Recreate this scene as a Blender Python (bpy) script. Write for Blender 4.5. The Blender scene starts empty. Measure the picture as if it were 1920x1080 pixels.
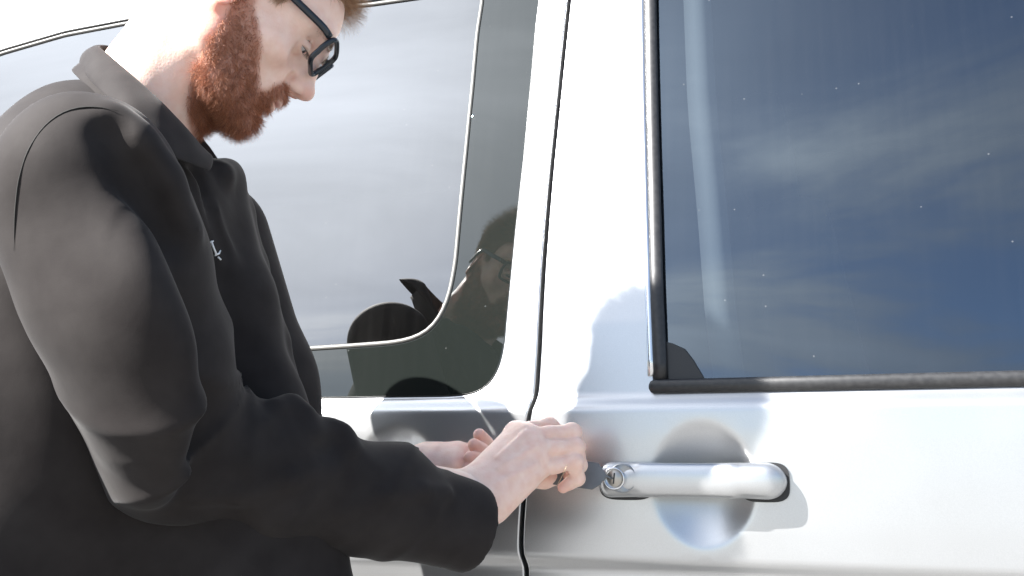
import bpy, bmesh, math, random
import numpy as np
from mathutils import Vector, Matrix
from mathutils.geometry import delaunay_2d_cdt

random.seed(3)
RNG = np.random.default_rng(3)
SC = bpy.context.scene
COL = SC.collection

# ------------------------------------------------------------------ camera
CAM_POS = np.array([0.0, -1.17, 1.03])
CAM_YAW, CAM_PITCH, FPX = math.radians(20), math.radians(9.4), 1867.0
cam_data = bpy.data.cameras.new('camera')
cam_data.sensor_width = 36
cam_data.lens = FPX / 1920 * 36
cam_data.clip_start = 0.05
cam_data.clip_end = 2000
cam = bpy.data.objects.new('camera', cam_data)
cam.location = CAM_POS
cam.rotation_euler = (math.radians(90) + CAM_PITCH, 0, CAM_YAW)
COL.objects.link(cam)
SC.camera = cam

# ------------------------------------------------------------------ light
SUN_AZ = math.radians(-136)      # direction TO the sun, from +X, counter-clockwise
SUN_EL = math.radians(40)
SUN_DIR = np.array([math.cos(SUN_EL) * math.cos(SUN_AZ), math.cos(SUN_EL) * math.sin(SUN_AZ), math.sin(SUN_EL)])
SKY_STRENGTH = 0.05
SC.view_settings.view_transform = 'Standard'
SC.view_settings.look = 'None'
SC.view_settings.gamma = 1
SC.view_settings.use_curve_mapping = False
SC.view_settings.exposure = 2.42

world = bpy.data.worlds.new('World')
SC.world = world
world.use_nodes = True
wn, wl = world.node_tree.nodes, world.node_tree.links
wn.clear()
w_out = wn.new('ShaderNodeOutputWorld')
w_bg = wn.new('ShaderNodeBackground')
w_sky = wn.new('ShaderNodeTexSky')
w_sky.sky_type = 'NISHITA'
w_sky.sun_disc = False
w_sky.sun_elevation = SUN_EL
w_sky.sun_rotation = math.pi / 2 - SUN_AZ
w_sky.air_density = 1.0
w_sky.dust_density = 0.6
w_sky.ozone_density = 2.5
w_bg.inputs['Strength'].default_value = SKY_STRENGTH
w_tc = wn.new('ShaderNodeTexCoord')
w_sep = wn.new('ShaderNodeSeparateXYZ')
wl.new(w_tc.outputs['Generated'], w_sep.inputs[0])


def wmath(op, a, b=None, clamp=False):
    n = wn.new('ShaderNodeMath')
    n.operation = op
    n.use_clamp = clamp
    for i, v in enumerate((a, b)):
        if v is None:
            continue
        if isinstance(v, (int, float)):
            n.inputs[i].default_value = v
        else:
            wl.new(v, n.inputs[i])
    return n.outputs[0]


# thin streaky cloud layer on a plane high above: direction / (z + k)
w_den = wmath('ADD', wmath('MAXIMUM', w_sep.outputs[2], 0.0), 0.18)
w_cx = wmath('DIVIDE', w_sep.outputs[0], w_den)
w_cy = wmath('DIVIDE', w_sep.outputs[1], w_den)
w_comb = wn.new('ShaderNodeCombineXYZ')
wl.new(w_cx, w_comb.inputs[0])
wl.new(w_cy, w_comb.inputs[1])
w_map = wn.new('ShaderNodeMapping')
w_map.inputs['Scale'].default_value = (0.42, 0.8, 1)
w_map.inputs['Rotation'].default_value = (0, 0, 0.35)
w_map.inputs['Location'].default_value = (0.35, 0.1, 0)
wl.new(w_comb.outputs[0], w_map.inputs[0])
w_noise = wn.new('ShaderNodeTexNoise')
w_noise.inputs['Scale'].default_value = 2.2
w_noise.inputs['Detail'].default_value = 6
w_noise.inputs['Roughness'].default_value = 0.55
w_noise.inputs['Distortion'].default_value = 0.6
wl.new(w_map.outputs[0], w_noise.inputs['Vector'])
w_ramp = wn.new('ShaderNodeMapRange')
w_ramp.interpolation_type = 'SMOOTHSTEP'
w_ramp.inputs['From Min'].default_value = 0.44
w_ramp.inputs['From Max'].default_value = 0.62
w_ramp.inputs['To Min'].default_value = 0.0
w_ramp.inputs['To Max'].default_value = 0.65
wl.new(w_noise.outputs['Fac'], w_ramp.inputs['Value'])
# cloud brightness grows towards the sun (forward scattering)
w_dot = wn.new('ShaderNodeVectorMath')
w_dot.operation = 'DOT_PRODUCT'
wl.new(w_tc.outputs['Generated'], w_dot.inputs[0])
w_dot.inputs[1].default_value = tuple(SUN_DIR)
w_fs = wmath('POWER', wmath('MULTIPLY', wmath('ADD', w_dot.outputs['Value'], 1.0), 0.5, True), 14.0)
w_cb = wmath('ADD', wmath('MULTIPLY', w_fs, 13.0), 2.3)
w_ccol = wn.new('ShaderNodeVectorMath')
w_ccol.operation = 'SCALE'
w_ccol.inputs[0].default_value = (0.92, 0.98, 1.08)
w_var = wmath('ADD', wmath('MULTIPLY', w_noise.outputs['Fac'], 1.3), 0.25)
wl.new(wmath('MULTIPLY', w_cb, w_var), w_ccol.inputs['Scale'])
# the veil of thin cloud thickens towards the sun
w_veil = wmath('MULTIPLY', w_fs, 1.2)
w_fac = wmath('ADD', w_ramp.outputs[0], w_veil, True)
w_mix = wn.new('ShaderNodeMix')
w_mix.data_type = 'RGBA'
wl.new(w_fac, w_mix.inputs['Factor'])
wl.new(w_sky.outputs[0], w_mix.inputs['A'])
wl.new(w_ccol.outputs[0], w_mix.inputs['B'])
wl.new(w_mix.outputs['Result'], w_bg.inputs['Color'])
wl.new(w_bg.outputs[0], w_out.inputs[0])

sun_data = bpy.data.lights.new('sun', 'SUN')
sun_data.energy = 4.8
sun_data.angle = math.radians(0.6)
sun_data.color = (1.0, 0.975, 0.94)
sun = bpy.data.objects.new('sun', sun_data)
sun.rotation_euler = Vector(SUN_DIR).to_track_quat('Z', 'Y').to_euler()
sun.location = (-4, 0, 5)
COL.objects.link(sun)

# ------------------------------------------------------------------ helpers: pixels of the photograph to points
_R = np.array([math.cos(CAM_YAW), math.sin(CAM_YAW), 0])
_FH = np.array([-math.sin(CAM_YAW), math.cos(CAM_YAW), 0])
_FW = _FH * math.cos(CAM_PITCH) + np.array([0, 0, math.sin(CAM_PITCH)])
_U = np.cross(_R, _FW)


def ray(px, py):
    return _FW + _R * (px - 960) / FPX - _U * (py - 540) / FPX


def P(px, py, Y):
    d = ray(px, py)
    return CAM_POS + d * (Y - CAM_POS[1]) / d[1]


# ------------------------------------------------------------------ materials
def mat(name, color, rough=0.5, metal=0.0, **kw):
    m = bpy.data.materials.new(name)
    m.use_nodes = True
    b = m.node_tree.nodes['Principled BSDF']
    b.inputs['Base Color'].default_value = (*color, 1)
    b.inputs['Roughness'].default_value = rough
    b.inputs['Metallic'].default_value = metal
    for k, v in kw.items():
        b.inputs[k.replace('_', ' ')].default_value = v
    return m


def nodes(m):
    return m.node_tree.nodes, m.node_tree.links, m.node_tree.nodes['Principled BSDF']


def add_noise(m, scale, detail=4, stretch=(1, 1, 1), rough=0.5):
    n, l, b = nodes(m)
    tc = n.new('ShaderNodeTexCoord')
    mp = n.new('ShaderNodeMapping')
    mp.inputs['Scale'].default_value = stretch
    l.new(tc.outputs['Object'], mp.inputs[0])
    t = n.new('ShaderNodeTexNoise')
    t.inputs['Scale'].default_value = scale
    t.inputs['Detail'].default_value = detail
    t.inputs['Roughness'].default_value = rough
    l.new(mp.outputs[0], t.inputs['Vector'])
    return t.outputs['Fac']


def add_bump(m, fac, strength, dist, prev=None):
    n, l, b = nodes(m)
    bp = n.new('ShaderNodeBump')
    bp.inputs['Strength'].default_value = strength
    bp.inputs['Distance'].default_value = dist
    l.new(fac, bp.inputs['Height'])
    if prev is not None:
        l.new(prev, bp.inputs['Normal'])
    l.new(bp.outputs[0], b.inputs['Normal'])
    return bp.outputs[0]


def color_between(m, fac, c0, c1, p0=0.3, p1=0.7, socket='Base Color'):
    n, l, b = nodes(m)
    r = n.new('ShaderNodeValToRGB')
    r.color_ramp.elements[0].position = p0
    r.color_ramp.elements[0].color = (*c0, 1)
    r.color_ramp.elements[1].position = p1
    r.color_ramp.elements[1].color = (*c1, 1)
    l.new(fac, r.inputs[0])
    l.new(r.outputs[0], b.inputs[socket])
    return r.outputs[0]


M = {}
M['paint'] = mat('silver_paint', (0.74, 0.75, 0.77), 0.36, 0.90, Coat_Weight=0.25, Coat_Roughness=0.06)
color_between(M['paint'], add_noise(M['paint'], 900, 2), (0.495, 0.50, 0.505), (0.535, 0.54, 0.545))
add_bump(M['paint'], add_noise(M['paint'], 240, 2), 0.03, 0.0004)
f = add_noise(M['paint'], 6, 5)
color_between(M['paint'], f, (0.29,) * 3, (0.35,) * 3, socket='Roughness')
M['paint_dark'] = mat('dark_sheet_metal', (0.03, 0.03, 0.032), 0.6)  # near-black paint of the inner body
M['rubber'] = mat('black_rubber', (0.022, 0.021, 0.021), 0.42)
f = add_noise(M['rubber'], 160, 6)
color_between(M['rubber'], f, (0.011, 0.011, 0.012), (0.024, 0.024, 0.025), 0.35, 0.75)
add_bump(M['rubber'], f, 0.15, 0.0006)
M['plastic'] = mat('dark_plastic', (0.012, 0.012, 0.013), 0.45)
M['interior'] = mat('cabin_trim', (0.012, 0.012, 0.014), 0.8)
M['interior_light'] = mat('pale_strip_grey', (0.11, 0.115, 0.12), 0.8)
M['chrome'] = mat('worn_chrome', (0.72, 0.72, 0.73), 0.22, 1.0)
M['lock'] = mat('lock_metal', (0.42, 0.39, 0.35), 0.35, 1.0)
M['tyre'] = mat('tyre_rubber', (0.02, 0.02, 0.02), 0.8)
M['asphalt'] = mat('asphalt', (0.2, 0.2, 0.2), 0.9)
color_between(M['asphalt'], add_noise(M['asphalt'], 80, 8), (0.10, 0.10, 0.10), (0.19, 0.187, 0.18))


def glass_mat(name, ior, tint, dirt=0.0, body=(0.01, 0.012, 0.014), cover=0.0, gloss=(1, 1, 1)):
    """dark tinted pane: mirror reflection over a see-through tint, with a film of dust"""
    m = bpy.data.materials.new(name)
    m.use_nodes = True
    n, l = m.node_tree.nodes, m.node_tree.links
    n.clear()
    out = n.new('ShaderNodeOutputMaterial')
    fr = n.new('ShaderNodeFresnel')
    fr.inputs['IOR'].default_value = ior
    gl = n.new('ShaderNodeBsdfGlossy')
    gl.inputs['Roughness'].default_value = 0.0
    gl.inputs['Color'].default_value = (*gloss, 1)
    tr = n.new('ShaderNodeBsdfTransparent')
    tr.inputs['Color'].default_value = (*tint, 1)
    df = n.new('ShaderNodeBsdfDiffuse')
    df.inputs['Color'].default_value = (*body, 1)
    m0 = n.new('ShaderNodeMixShader')
    m0.inputs[0].default_value = cover
    l.new(tr.outputs[0], m0.inputs[1])
    l.new(df.outputs[0], m0.inputs[2])
    # light leaving the cabin meets the pane from behind: plain partial reflection there
    geo = n.new('ShaderNodeNewGeometry')
    fb = n.new('ShaderNodeMix')
    l.new(geo.outputs['Backfacing'], fb.inputs['Factor'])
    l.new(fr.outputs[0], fb.inputs['A'])
    fb.inputs['B'].default_value = 0.12
    m1 = n.new('ShaderNodeMixShader')
    l.new(fb.outputs['Result'], m1.inputs[0])
    l.new(m0.outputs[0], m1.inputs[1])
    l.new(gl.outputs[0], m1.inputs[2])
    # dust specks and dried runs
    tc = n.new('ShaderNodeTexCoord')
    vo = n.new('ShaderNodeTexVoronoi')
    vo.inputs['Scale'].default_value = 34
    l.new(tc.outputs['Object'], vo.inputs['Vector'])
    lt = n.new('ShaderNodeMath')
    lt.operation = 'LESS_THAN'
    lt.inputs[1].default_value = 0.036
    l.new(vo.outputs['Distance'], lt.inputs[0])
    mp = n.new('ShaderNodeMapping')
    mp.inputs['Scale'].default_value = (90, 1, 4)
    l.new(tc.outputs['Object'], mp.inputs[0])
    ns = n.new('ShaderNodeTexNoise')
    ns.inputs['Scale'].default_value = 1
    ns.inputs['Detail'].default_value = 5
    l.new(mp.outputs[0], ns.inputs['Vector'])
    ns2 = n.new('ShaderNodeTexNoise')
    ns2.inputs['Scale'].default_value = 5
    ns2.inputs['Detail'].default_value = 6
    l.new(tc.outputs['Object'], ns2.inputs['Vector'])
    mr = n.new('ShaderNodeMapRange')
    mr.inputs['From Min'].default_value = 0.45
    mr.inputs['From Max'].default_value = 0.8
    mr.inputs['To Min'].default_value = dirt * 0.25
    mr.inputs['To Max'].default_value = dirt
    mu = n.new('ShaderNodeMath')
    mu.operation = 'ADD'
    mu2 = n.new('ShaderNodeMath')
    mu2.operation = 'MULTIPLY'
    mu2.inputs[1].default_value = 0.5
    l.new(ns.outputs['Fac'], mu.inputs[0])
    l.new(ns2.outputs['Fac'], mu.inputs[1])
    l.new(mu.outputs[0], mu2.inputs[0])
    l.new(mu2.outputs[0], mr.inputs['Value'])
    sp = n.new('ShaderNodeMath')
    sp.operation = 'MULTIPLY'
    sp.inputs[1].default_value = 0.10
    l.new(lt.outputs[0], sp.inputs[0])
    mx = n.new('ShaderNodeMath')
    mx.operation = 'MAXIMUM'
    l.new(sp.outputs[0], mx.inputs[0])
    l.new(mr.outputs[0], mx.inputs[1])
    du = n.new('ShaderNodeBsdfDiffuse')
    du.inputs['Color'].default_value = (0.45, 0.45, 0.44, 1)
    m2 = n.new('ShaderNodeMixShader')
    l.new(mx.outputs[0], m2.inputs[0])
    l.new(m1.outputs[0], m2.inputs[1])
    l.new(du.outputs[0], m2.inputs[2])
    l.new(m2.outputs[0], out.inputs[0])
    return m


M['glass_front'] = glass_mat('tinted_glass', 2.4, (0.40, 0.44, 0.46), 0.008, gloss=(0.69, 0.82, 0.94))
M['glass_rear'] = glass_mat('privacy_glass', 2.7, (0.10, 0.11, 0.11), 0.012)
M['glass_band'] = glass_mat('glass_over_black_print', 1.75, (0, 0, 0), 0.008, (0.008, 0.01, 0.009), 1.0)

M['cloth'] = mat('black_cotton_twill', (0.022, 0.019, 0.019), 0.8, Sheen_Weight=0.05, Sheen_Roughness=0.4)
M['cloth'].node_tree.nodes['Principled BSDF'].inputs['Specular IOR Level'].default_value = 0.12
nn_, ll_, bb_ = nodes(M['cloth'])
f1 = add_noise(M['cloth'], 1400, 2)
f2 = add_noise(M['cloth'], 28, 5)
color_between(M['cloth'], f2, (0.0175, 0.0145, 0.0140), (0.0255, 0.0220, 0.0210))
pb = add_bump(M['cloth'], f1, 0.14, 0.0005)
add_bump(M['cloth'], f2, 0.12, 0.004, pb)
M['thread'] = mat('white_thread', (0.8, 0.8, 0.8), 0.7)
M['frames'] = mat('glasses_acetate', (0.012, 0.016, 0.022), 0.2)
M['lens'] = glass_mat('spectacle_lens', 1.6, (0.93, 0.96, 1.0), 0.0)
M['eye'] = mat('eyeball', (0.55, 0.5, 0.48), 0.15)
M['trouser'] = mat('dark_denim', (0.02, 0.022, 0.03), 0.85)
M['shoe'] = mat('brown_leather', (0.08, 0.05, 0.035), 0.5)

sk = mat('skin', (0.7, 0.48, 0.4), 0.5, Subsurface_Weight=0.25, Subsurface_Scale=0.006)
sk.node_tree.nodes['Principled BSDF'].inputs['Subsurface Radius'].default_value = (1.0, 0.35, 0.2)
sk.node_tree.nodes['Principled BSDF'].inputs['Specular IOR Level'].default_value = 0.35
n, l, b = nodes(sk)
at_ = n.new('ShaderNodeAttribute')
at_.attribute_name = 'tint'
tn = add_noise(sk, 90, 6)
mx = n.new('ShaderNodeMix')
mx.data_type = 'RGBA'
mx.blend_type = 'MULTIPLY'
mx.inputs['Factor'].default_value = 1
l.new(at_.outputs['Color'], mx.inputs['A'])
rp = n.new('ShaderNodeValToRGB')
rp.color_ramp.elements[0].position = 0.35
rp.color_ramp.elements[0].color = (0.95, 0.89, 0.86, 1)
rp.color_ramp.elements[1].position = 0.62
rp.color_ramp.elements[1].color = (1, 1, 1, 1)
l.new(tn, rp.inputs[0])
l.new(rp.outputs[0], mx.inputs['B'])
l.new(mx.outputs['Result'], b.inputs['Base Color'])
add_bump(sk, add_noise(sk, 420, 5), 0.3, 0.0008)
M['skin'] = sk


def hair_mat(name, c0, c1):
    m = mat(name, c0, 0.45, Sheen_Weight=0.2)
    n, l, b = nodes(m)
    hi = n.new('ShaderNodeHairInfo')
    r = n.new('ShaderNodeValToRGB')
    r.color_ramp.elements[0].color = (*c0, 1)
    r.color_ramp.elements[1].color = (*c1, 1)
    l.new(hi.outputs['Random'], r.inputs[0])
    l.new(r.outputs[0], b.inputs['Base Color'])
    return m


M['beard'] = hair_mat('ginger_beard_hair', (0.17, 0.048, 0.020), (0.56, 0.22, 0.10))
M['hair'] = hair_mat('ginger_brown_hair', (0.22, 0.11, 0.05), (0.45, 0.27, 0.14))


# ------------------------------------------------------------------ object helpers
def link(name, me, material=None, parent=None):
    o = bpy.data.objects.new(name, me)
    if material is not None:
        me.materials.append(material)
    COL.objects.link(o)
    if parent is not None:
        o.parent = parent
    return o


def mesh_obj(name, V, Fc, material=None, parent=None, smooth=True, normals=None):
    me = bpy.data.meshes.new(name)
    me.from_pydata([tuple(map(float, v)) for v in V], [], [tuple(map(int, q)) for q in Fc])
    me.validate()
    me.update()
    if smooth:
        me.shade_smooth()
    if normals is not None:
        me.normals_split_custom_set_from_vertices([tuple(map(float, v)) for v in normals])
    return link(name, me, material, parent)


def thing(name, label, cat, loc=(0, 0, 0), group=None):
    o = bpy.data.objects.new(name, None)
    o.empty_display_size = 0.1
    COL.objects.link(o)
    o['label'] = label
    o['category'] = cat
    if group:
        o['group'] = group
    return o


def tube(name, pts, r, material, parent, sides=10, closed=False, flat=None, up=(0, 0, 1)):
    """swept tube; r a number or list; flat=(a,b) scales the section along side / up"""
    pts = [np.array(p, float) for p in pts]
    n_ = len(pts)
    rr = [r] * n_ if np.isscalar(r) else list(r)
    fa, fb = flat or (1, 1)
    V, Fc = [], []
    for i, p in enumerate(pts):
        if closed:
            t = pts[(i + 1) % n_] - pts[i - 1]
        else:
            t = pts[min(i + 1, n_ - 1)] - pts[max(i - 1, 0)]
        t = t / np.linalg.norm(t)
        s = np.cross(t, np.array(up, float))
        s /= max(np.linalg.norm(s), 1e-9)
        u = np.cross(s, t)
        for k in range(sides):
            a = 2 * math.pi * k / sides
            V.append(p + rr[i] * (fa * math.cos(a) * s + fb * math.sin(a) * u))
    m_ = n_ if closed else n_ - 1
    for i in range(m_):
        for k in range(sides):
            a, b_ = i * sides + k, i * sides + (k + 1) % sides
            c, d = ((i + 1) % n_) * sides + (k + 1) % sides, ((i + 1) % n_) * sides + k
            Fc.append((a, b_, c, d))
    if not closed:
        Fc.append(tuple(range(sides))[::-1])
        Fc.append(tuple((n_ - 1) * sides + k for k in range(sides)))
    return mesh_obj(name, V, Fc, material, parent)


def resample(pts, step, closed=False):
    pts = np.array(pts, float)
    if closed:
        pts = np.vstack([pts, pts[:1]])
    d = np.r_[0, np.cumsum(np.linalg.norm(np.diff(pts, axis=0), axis=1))]
    n_ = max(2, int(round(d[-1] / step)))
    s = np.linspace(0, d[-1], n_ + 1)
    out = np.stack([np.interp(s, d, pts[:, k]) for k in range(pts.shape[1])], 1)
    return out[:-1] if closed else out


def smooth_closed(pts, it):
    pts = np.array(pts, float)
    for _ in range(it):
        pts = 0.5 * pts + 0.25 * (np.roll(pts, 1, 0) + np.roll(pts, -1, 0))
    return pts


def smooth_open(pts, it):
    pts = np.array(pts, float)
    for _ in range(it):
        q = pts.copy()
        q[1:-1] = 0.5 * pts[1:-1] + 0.25 * (pts[:-2] + pts[2:])
        pts = q
    return pts


# ------------------------------------------------------------------ the ground
def ground():
    bm = bmesh.new()
    s = 400
    vs = [bm.verts.new((x, y, 0)) for x, y in ((-s, -s), (s, -s), (s, s), (-s, s))]
    bm.faces.new(vs)
    me = bpy.data.meshes.new('ground')
    bm.to_mesh(me)
    bm.free()
    o = link('ground', me, M['asphalt'])
    o['kind'] = 'structure'


ground()

# ------------------------------------------------------------------ the van
van = thing('van', 'silver panel van seen from its side, door handle and dark windows behind the bearded man', 'van')

_z = np.linspace(0.25, 1.95, 1701)
_knots = [(0.25, 0.07), (0.35, 0.045), (0.55, 0.016), (0.80, 0.010), (0.893, 0.010), (0.907, 0.000), (0.95, -0.0015), (1.0, -0.002),
          (1.05, -0.0015), (1.083, 0.0), (1.098, 0.011), (1.190, 0.020)]
_y0 = np.interp(_z, [k[0] for k in _knots], [k[1] for k in _knots])
_up = _z > 1.190
_t = _z[_up] - 1.190
_y0[_up] = 0.020 + np.tan(math.radians(9)) * _t + 0.11 * _t ** 2
_ker = np.exp(-0.5 * (np.arange(-8, 9) / 3.2) ** 2)
_ker /= _ker.sum()
_yp = np.convolve(np.r_[[_y0[0]] * 8, _y0, _y0[-1] + (_y0[-1] - _y0[-2]) * np.arange(1, 9)], _ker, 'valid')


def S(z):
    return np.interp(z, _z, _yp)


def hit(px, py, off=0.0):
    """point of the van's side under a pixel"""
    y = 0.0
    for _ in range(12):
        p = P(px, py, y)
        y = float(S(p[2])) + off
    return P(px, py, y)


DISH = [dict(c=hit(1318, 908), rx=0.060, rz=0.071, d=0.018), dict(c=hit(742, 903), rx=0.060, rz=0.071, d=0.018)]


PANE = [False]      # panes keep the flat tilt of the glass down to the waist line


def H(x, z):
    y = S(z)
    if PANE[0]:
        t = z - 1.190
        return np.where(t < 0.01, 0.020 + np.tan(math.radians(9)) * t + 0.11 * t ** 2, y)
    for dd in DISH:
        r = np.sqrt(((x - dd['c'][0]) / dd['rx']) ** 2 + ((z - dd['c'][2]) / dd['rz']) ** 2)
        # cap with a small rolled rim
        cap = dd['d'] * (1 - np.minimum(r, 1.2) ** 2) * 0.9
        w = 0.0012
        y = y + np.where(cap > 4 * w, cap, w * np.log1p(np.exp(np.clip(cap / w, -40, 40))))
    return y


def Hn(x, z, h=0.0006):
    gx = (H(x + h, z) - H(x - h, z)) / (2 * h)
    gz = (H(x, z + h) - H(x, z - h)) / (2 * h)
    n_ = np.stack([gx, -np.ones_like(gx), gz], 1)
    return n_ / np.linalg.norm(n_, axis=1)[:, None]


def inside(poly, q):
    x, z = q[:, 0], q[:, 1]
    r = np.zeros(len(q), bool)
    x1, z1 = poly[:, 0], poly[:, 1]
    x2, z2 = np.roll(x1, -1), np.roll(z1, -1)
    for a, b_, c, d in zip(x1, z1, x2, z2):
        m_ = (b_ > z) != (d > z)
        xi = a + (z - b_) * (c - a) / (d - b_ if d != b_ else 1e-12)
        r ^= m_ & (x < xi)
    return r


def normals2d(poly):
    """outward unit normals of a counter-clockwise loop"""
    t = np.roll(poly, -1, 0) - np.roll(poly, 1, 0)
    n_ = np.stack([t[:, 1], -t[:, 0]], 1)
    return n_ / np.linalg.norm(n_, axis=1)[:, None]


def area(poly):
    x, z = poly[:, 0], poly[:, 1]
    return 0.5 * np.sum(x * np.roll(z, -1) - np.roll(x, -1) * z)


def sheet(name, outer, holes, material, parent, rows=(), step=0.02, fine=(), off=0.0, edge=0.0025, flange=0.02):
    """pressed sheet over the van side: filled between outer loop and holes, rolled edges, flanges"""
    outer = np.array(outer)
    if area(outer) < 0:
        outer = outer[::-1]
    hs = []
    for h in holes:
        h = np.array(h)
        if area(h) > 0:
            h = h[::-1]
        hs.append(h)
    loops = [outer] + hs
    inner = [lp - normals2d(lp) * edge for lp in loops]
    pts, cons = [], []
    for lp in inner:
        s0 = len(pts)
        pts += [tuple(p) for p in lp]
        cons += [(s0 + i, s0 + (i + 1) % len(lp)) for i in range(len(lp))]
    x0, z0 = outer.min(0)
    x1, z1 = outer.max(0)
    zs = sorted(set(list(np.round(np.arange(z0, z1, step), 5)) + list(rows)))
    zs = [z for i, z in enumerate(zs) if z in rows or all(abs(z - r) > step * 0.3 for r in rows)]
    gx = np.arange(x0 + step / 2, x1, step)
    gf = np.arange(max(x0, -1.05), min(x1, 0.35), 0.0065)
    G = np.array([(x, z) for z in zs for x in (np.r_[gx[(gx < -1.05) | (gx > 0.35)], gf] if (len(rows) and 1.07 < z < 1.11) else gx)])
    for (cx, cz, rx, rz, st) in fine:
        m_ = ((G[:, 0] - cx) / rx) ** 2 + ((G[:, 1] - cz) / rz) ** 2 > 1.0
        G = G[m_]
        ring = []
        for k in range(1, int(max(rx, rz) / st) + 1):
            f_ = k * st / max(rx, rz)
            n_ = max(6, int(2 * math.pi * f_ * max(rx, rz) / st))
            ring += [(cx + f_ * rx * math.cos(2 * math.pi * j / n_ + k), cz + f_ * rz * math.sin(2 * math.pi * j / n_ + k)) for j in range(n_)]
        G = np.vstack([G, ring, [(cx, cz)]])
    ok = inside(inner[0], G)
    for h in inner[1:]:
        ok &= ~inside(h, G)
    G = G[ok]
    ball = np.vstack(inner)
    keep = np.ones(len(G), bool)
    for i in range(0, len(G), 2000):
        d = np.min(np.linalg.norm(G[i:i + 2000, None] - ball[None], axis=2), axis=1)
        keep[i:i + 2000] = d > 0.0022
    G = G[keep]
    allp = [Vector(p) for p in pts] + [Vector(p) for p in G]
    res = delaunay_2d_cdt(allp, cons, [], 0, 1e-7)
    q = np.array([(v.x, v.y) for v in res[0]])
    tri = np.array([t for t in res[2] if len(t) == 3])
    cen = q[tri].mean(1)
    ok = inside(inner[0], cen)
    for h in inner[1:]:
        ok &= ~inside(h, cen)
    tri = tri[ok]
    # orient to face -Y
    a_, b_, c_ = q[tri[:, 0]], q[tri[:, 1]], q[tri[:, 2]]
    cr = (b_[:, 0] - a_[:, 0]) * (c_[:, 1] - a_[:, 1]) - (b_[:, 1] - a_[:, 1]) * (c_[:, 0] - a_[:, 0])
    tri[cr < 0] = tri[cr < 0][:, ::-1]
    V = [np.array([x, y + off, z]) for x, z, y in zip(q[:, 0], q[:, 1], H(q[:, 0], q[:, 1]))]
    N = list(Hn(q[:, 0], q[:, 1]))
    Fc = [tuple(t) for t in tri]
    for lp, il in zip(loops, inner):
        nm = normals2d(lp)
        n_ = len(lp)
        prof = [(0.0, 0.0, 0.0), (0.5, 0.13, 30), (0.85, 0.47, 60), (1.0, 1.0, 90)]
        rings = []
        for u, w_, ang in prof:
            xz = il + nm * edge * u
            y = H(il[:, 0], il[:, 1]) + off + edge * w_
            s0 = len(V)
            bn = Hn(il[:, 0], il[:, 1])
            for i in range(n_):
                V.append(np.array([xz[i, 0], y[i], xz[i, 1]]))
                e_ = np.array([nm[i, 0], 0, nm[i, 1]])
                a2 = math.radians(ang)
                v = bn[i] * math.cos(a2) + e_ * math.sin(a2)
                N.append(v / np.linalg.norm(v))
            rings.append(s0)
        s0 = len(V)
        for i in range(n_):
            V.append(np.array([lp[i, 0], H(il[i:i + 1, 0], il[i:i + 1, 1])[0] + off + flange, lp[i, 1]]))
            N.append(np.array([nm[i, 0], 0, nm[i, 1]]))
        rings.append(s0)
        for r0, r1 in zip(rings[:-1], rings[1:]):
            for i in range(n_):
                j = (i + 1) % n_
                Fc.append((r0 + i, r1 + i, r1 + j, r0 + j))
    return mesh_obj(name, V, Fc, material, parent, normals=N)


def xz(p):
    return (p[0], p[2])


# seams and openings, read off the photograph
seam_px = [(1070, -60), (1067, 0), (1046, 200), (1031, 350), (1019, 500), (1012, 640), (1006, 735), (1001, 752), (992, 775), (989, 790), (984, 900),
           (978, 980), (976, 1030), (978, 1042), (986, 1058), (987, 1080), (985, 1180)]
seam = np.array([xz(hit(*p)) for p in seam_px])
seam = np.vstack([[seam[0, 0] + 0.045, 1.88], seam, [seam[-1, 0], 0.36]])
seam = smooth_open(resample(seam, 0.006), 3)
GAP = 0.0026

wl_px = [(1004, 40), (996, 140), (982, 290), (966, 430), (953, 560), (946, 640), (938, 682), (924, 712), (905, 731), (880, 740), (840, 743), (700, 745), (590, 747)]
wl_right = [xz(hit(*p)) for p in wl_px]
zb = wl_right[-1][1]
xr = wl_right[0][0]
top_z = hit(0, 95)[2] + 0.012
top_pts = [xz(hit(*p)) for p in [(-330, 250), (-250, 205), (-120, 142), (0, 93), (120, 58), (240, 35), (450, 15), (690, 0), (800, -16), (900, -34)]]
zt = top_pts[-1][1]
wl_loop = wl_right + [(-2.10, zb), (-2.14, zb + 0.02), (-2.16, zb + 0.06), (-2.16, 1.45)] + top_pts + [(xr - 0.03, zt + 0.004), (xr - 0.01, zt - 0.002), (xr + 0.002, zt - 0.020)]
wl_loop = smooth_closed(resample(wl_loop, 0.006, True), 4)

wr_px = [(1206, 40), (1209, 200), (1214, 400), (1219, 560), (1224, 690)]
wr_left = [xz(hit(*p)) for p in wr_px]
zr = hit(1300, 734)[2]
wr_loop = wr_left + [(wr_left[-1][0] + 0.003, zr + 0.003), (wr_left[-1][0] + 0.012, zr), (0.72, zr), (0.76, zr + 0.03), (0.47, 1.71), (0.43, 1.73),
                     (wr_left[0][0] + 0.035, 1.73), (wr_left[0][0] + 0.018, 1.72)]
wr_loop = smooth_closed(resample(wr_loop, 0.006, True), 1)

ROWS = [0.886, 0.890, 0.894, 0.898, 0.902, 0.906, 0.910, 0.914, 1.076, 1.079, 1.082, 1.084, 1.086, 1.088, 1.09, 1.092, 1.094, 1.096, 1.098, 1.100, 1.102, 1.105, 1.182, 1.185, 1.188, 1.190, 1.192, 1.195, 1.198]
FINE = [(dd['c'][0], dd['c'][2], dd['rx'] * 1.12, dd['rz'] * 1.12, 0.003) for dd in DISH]

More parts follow.
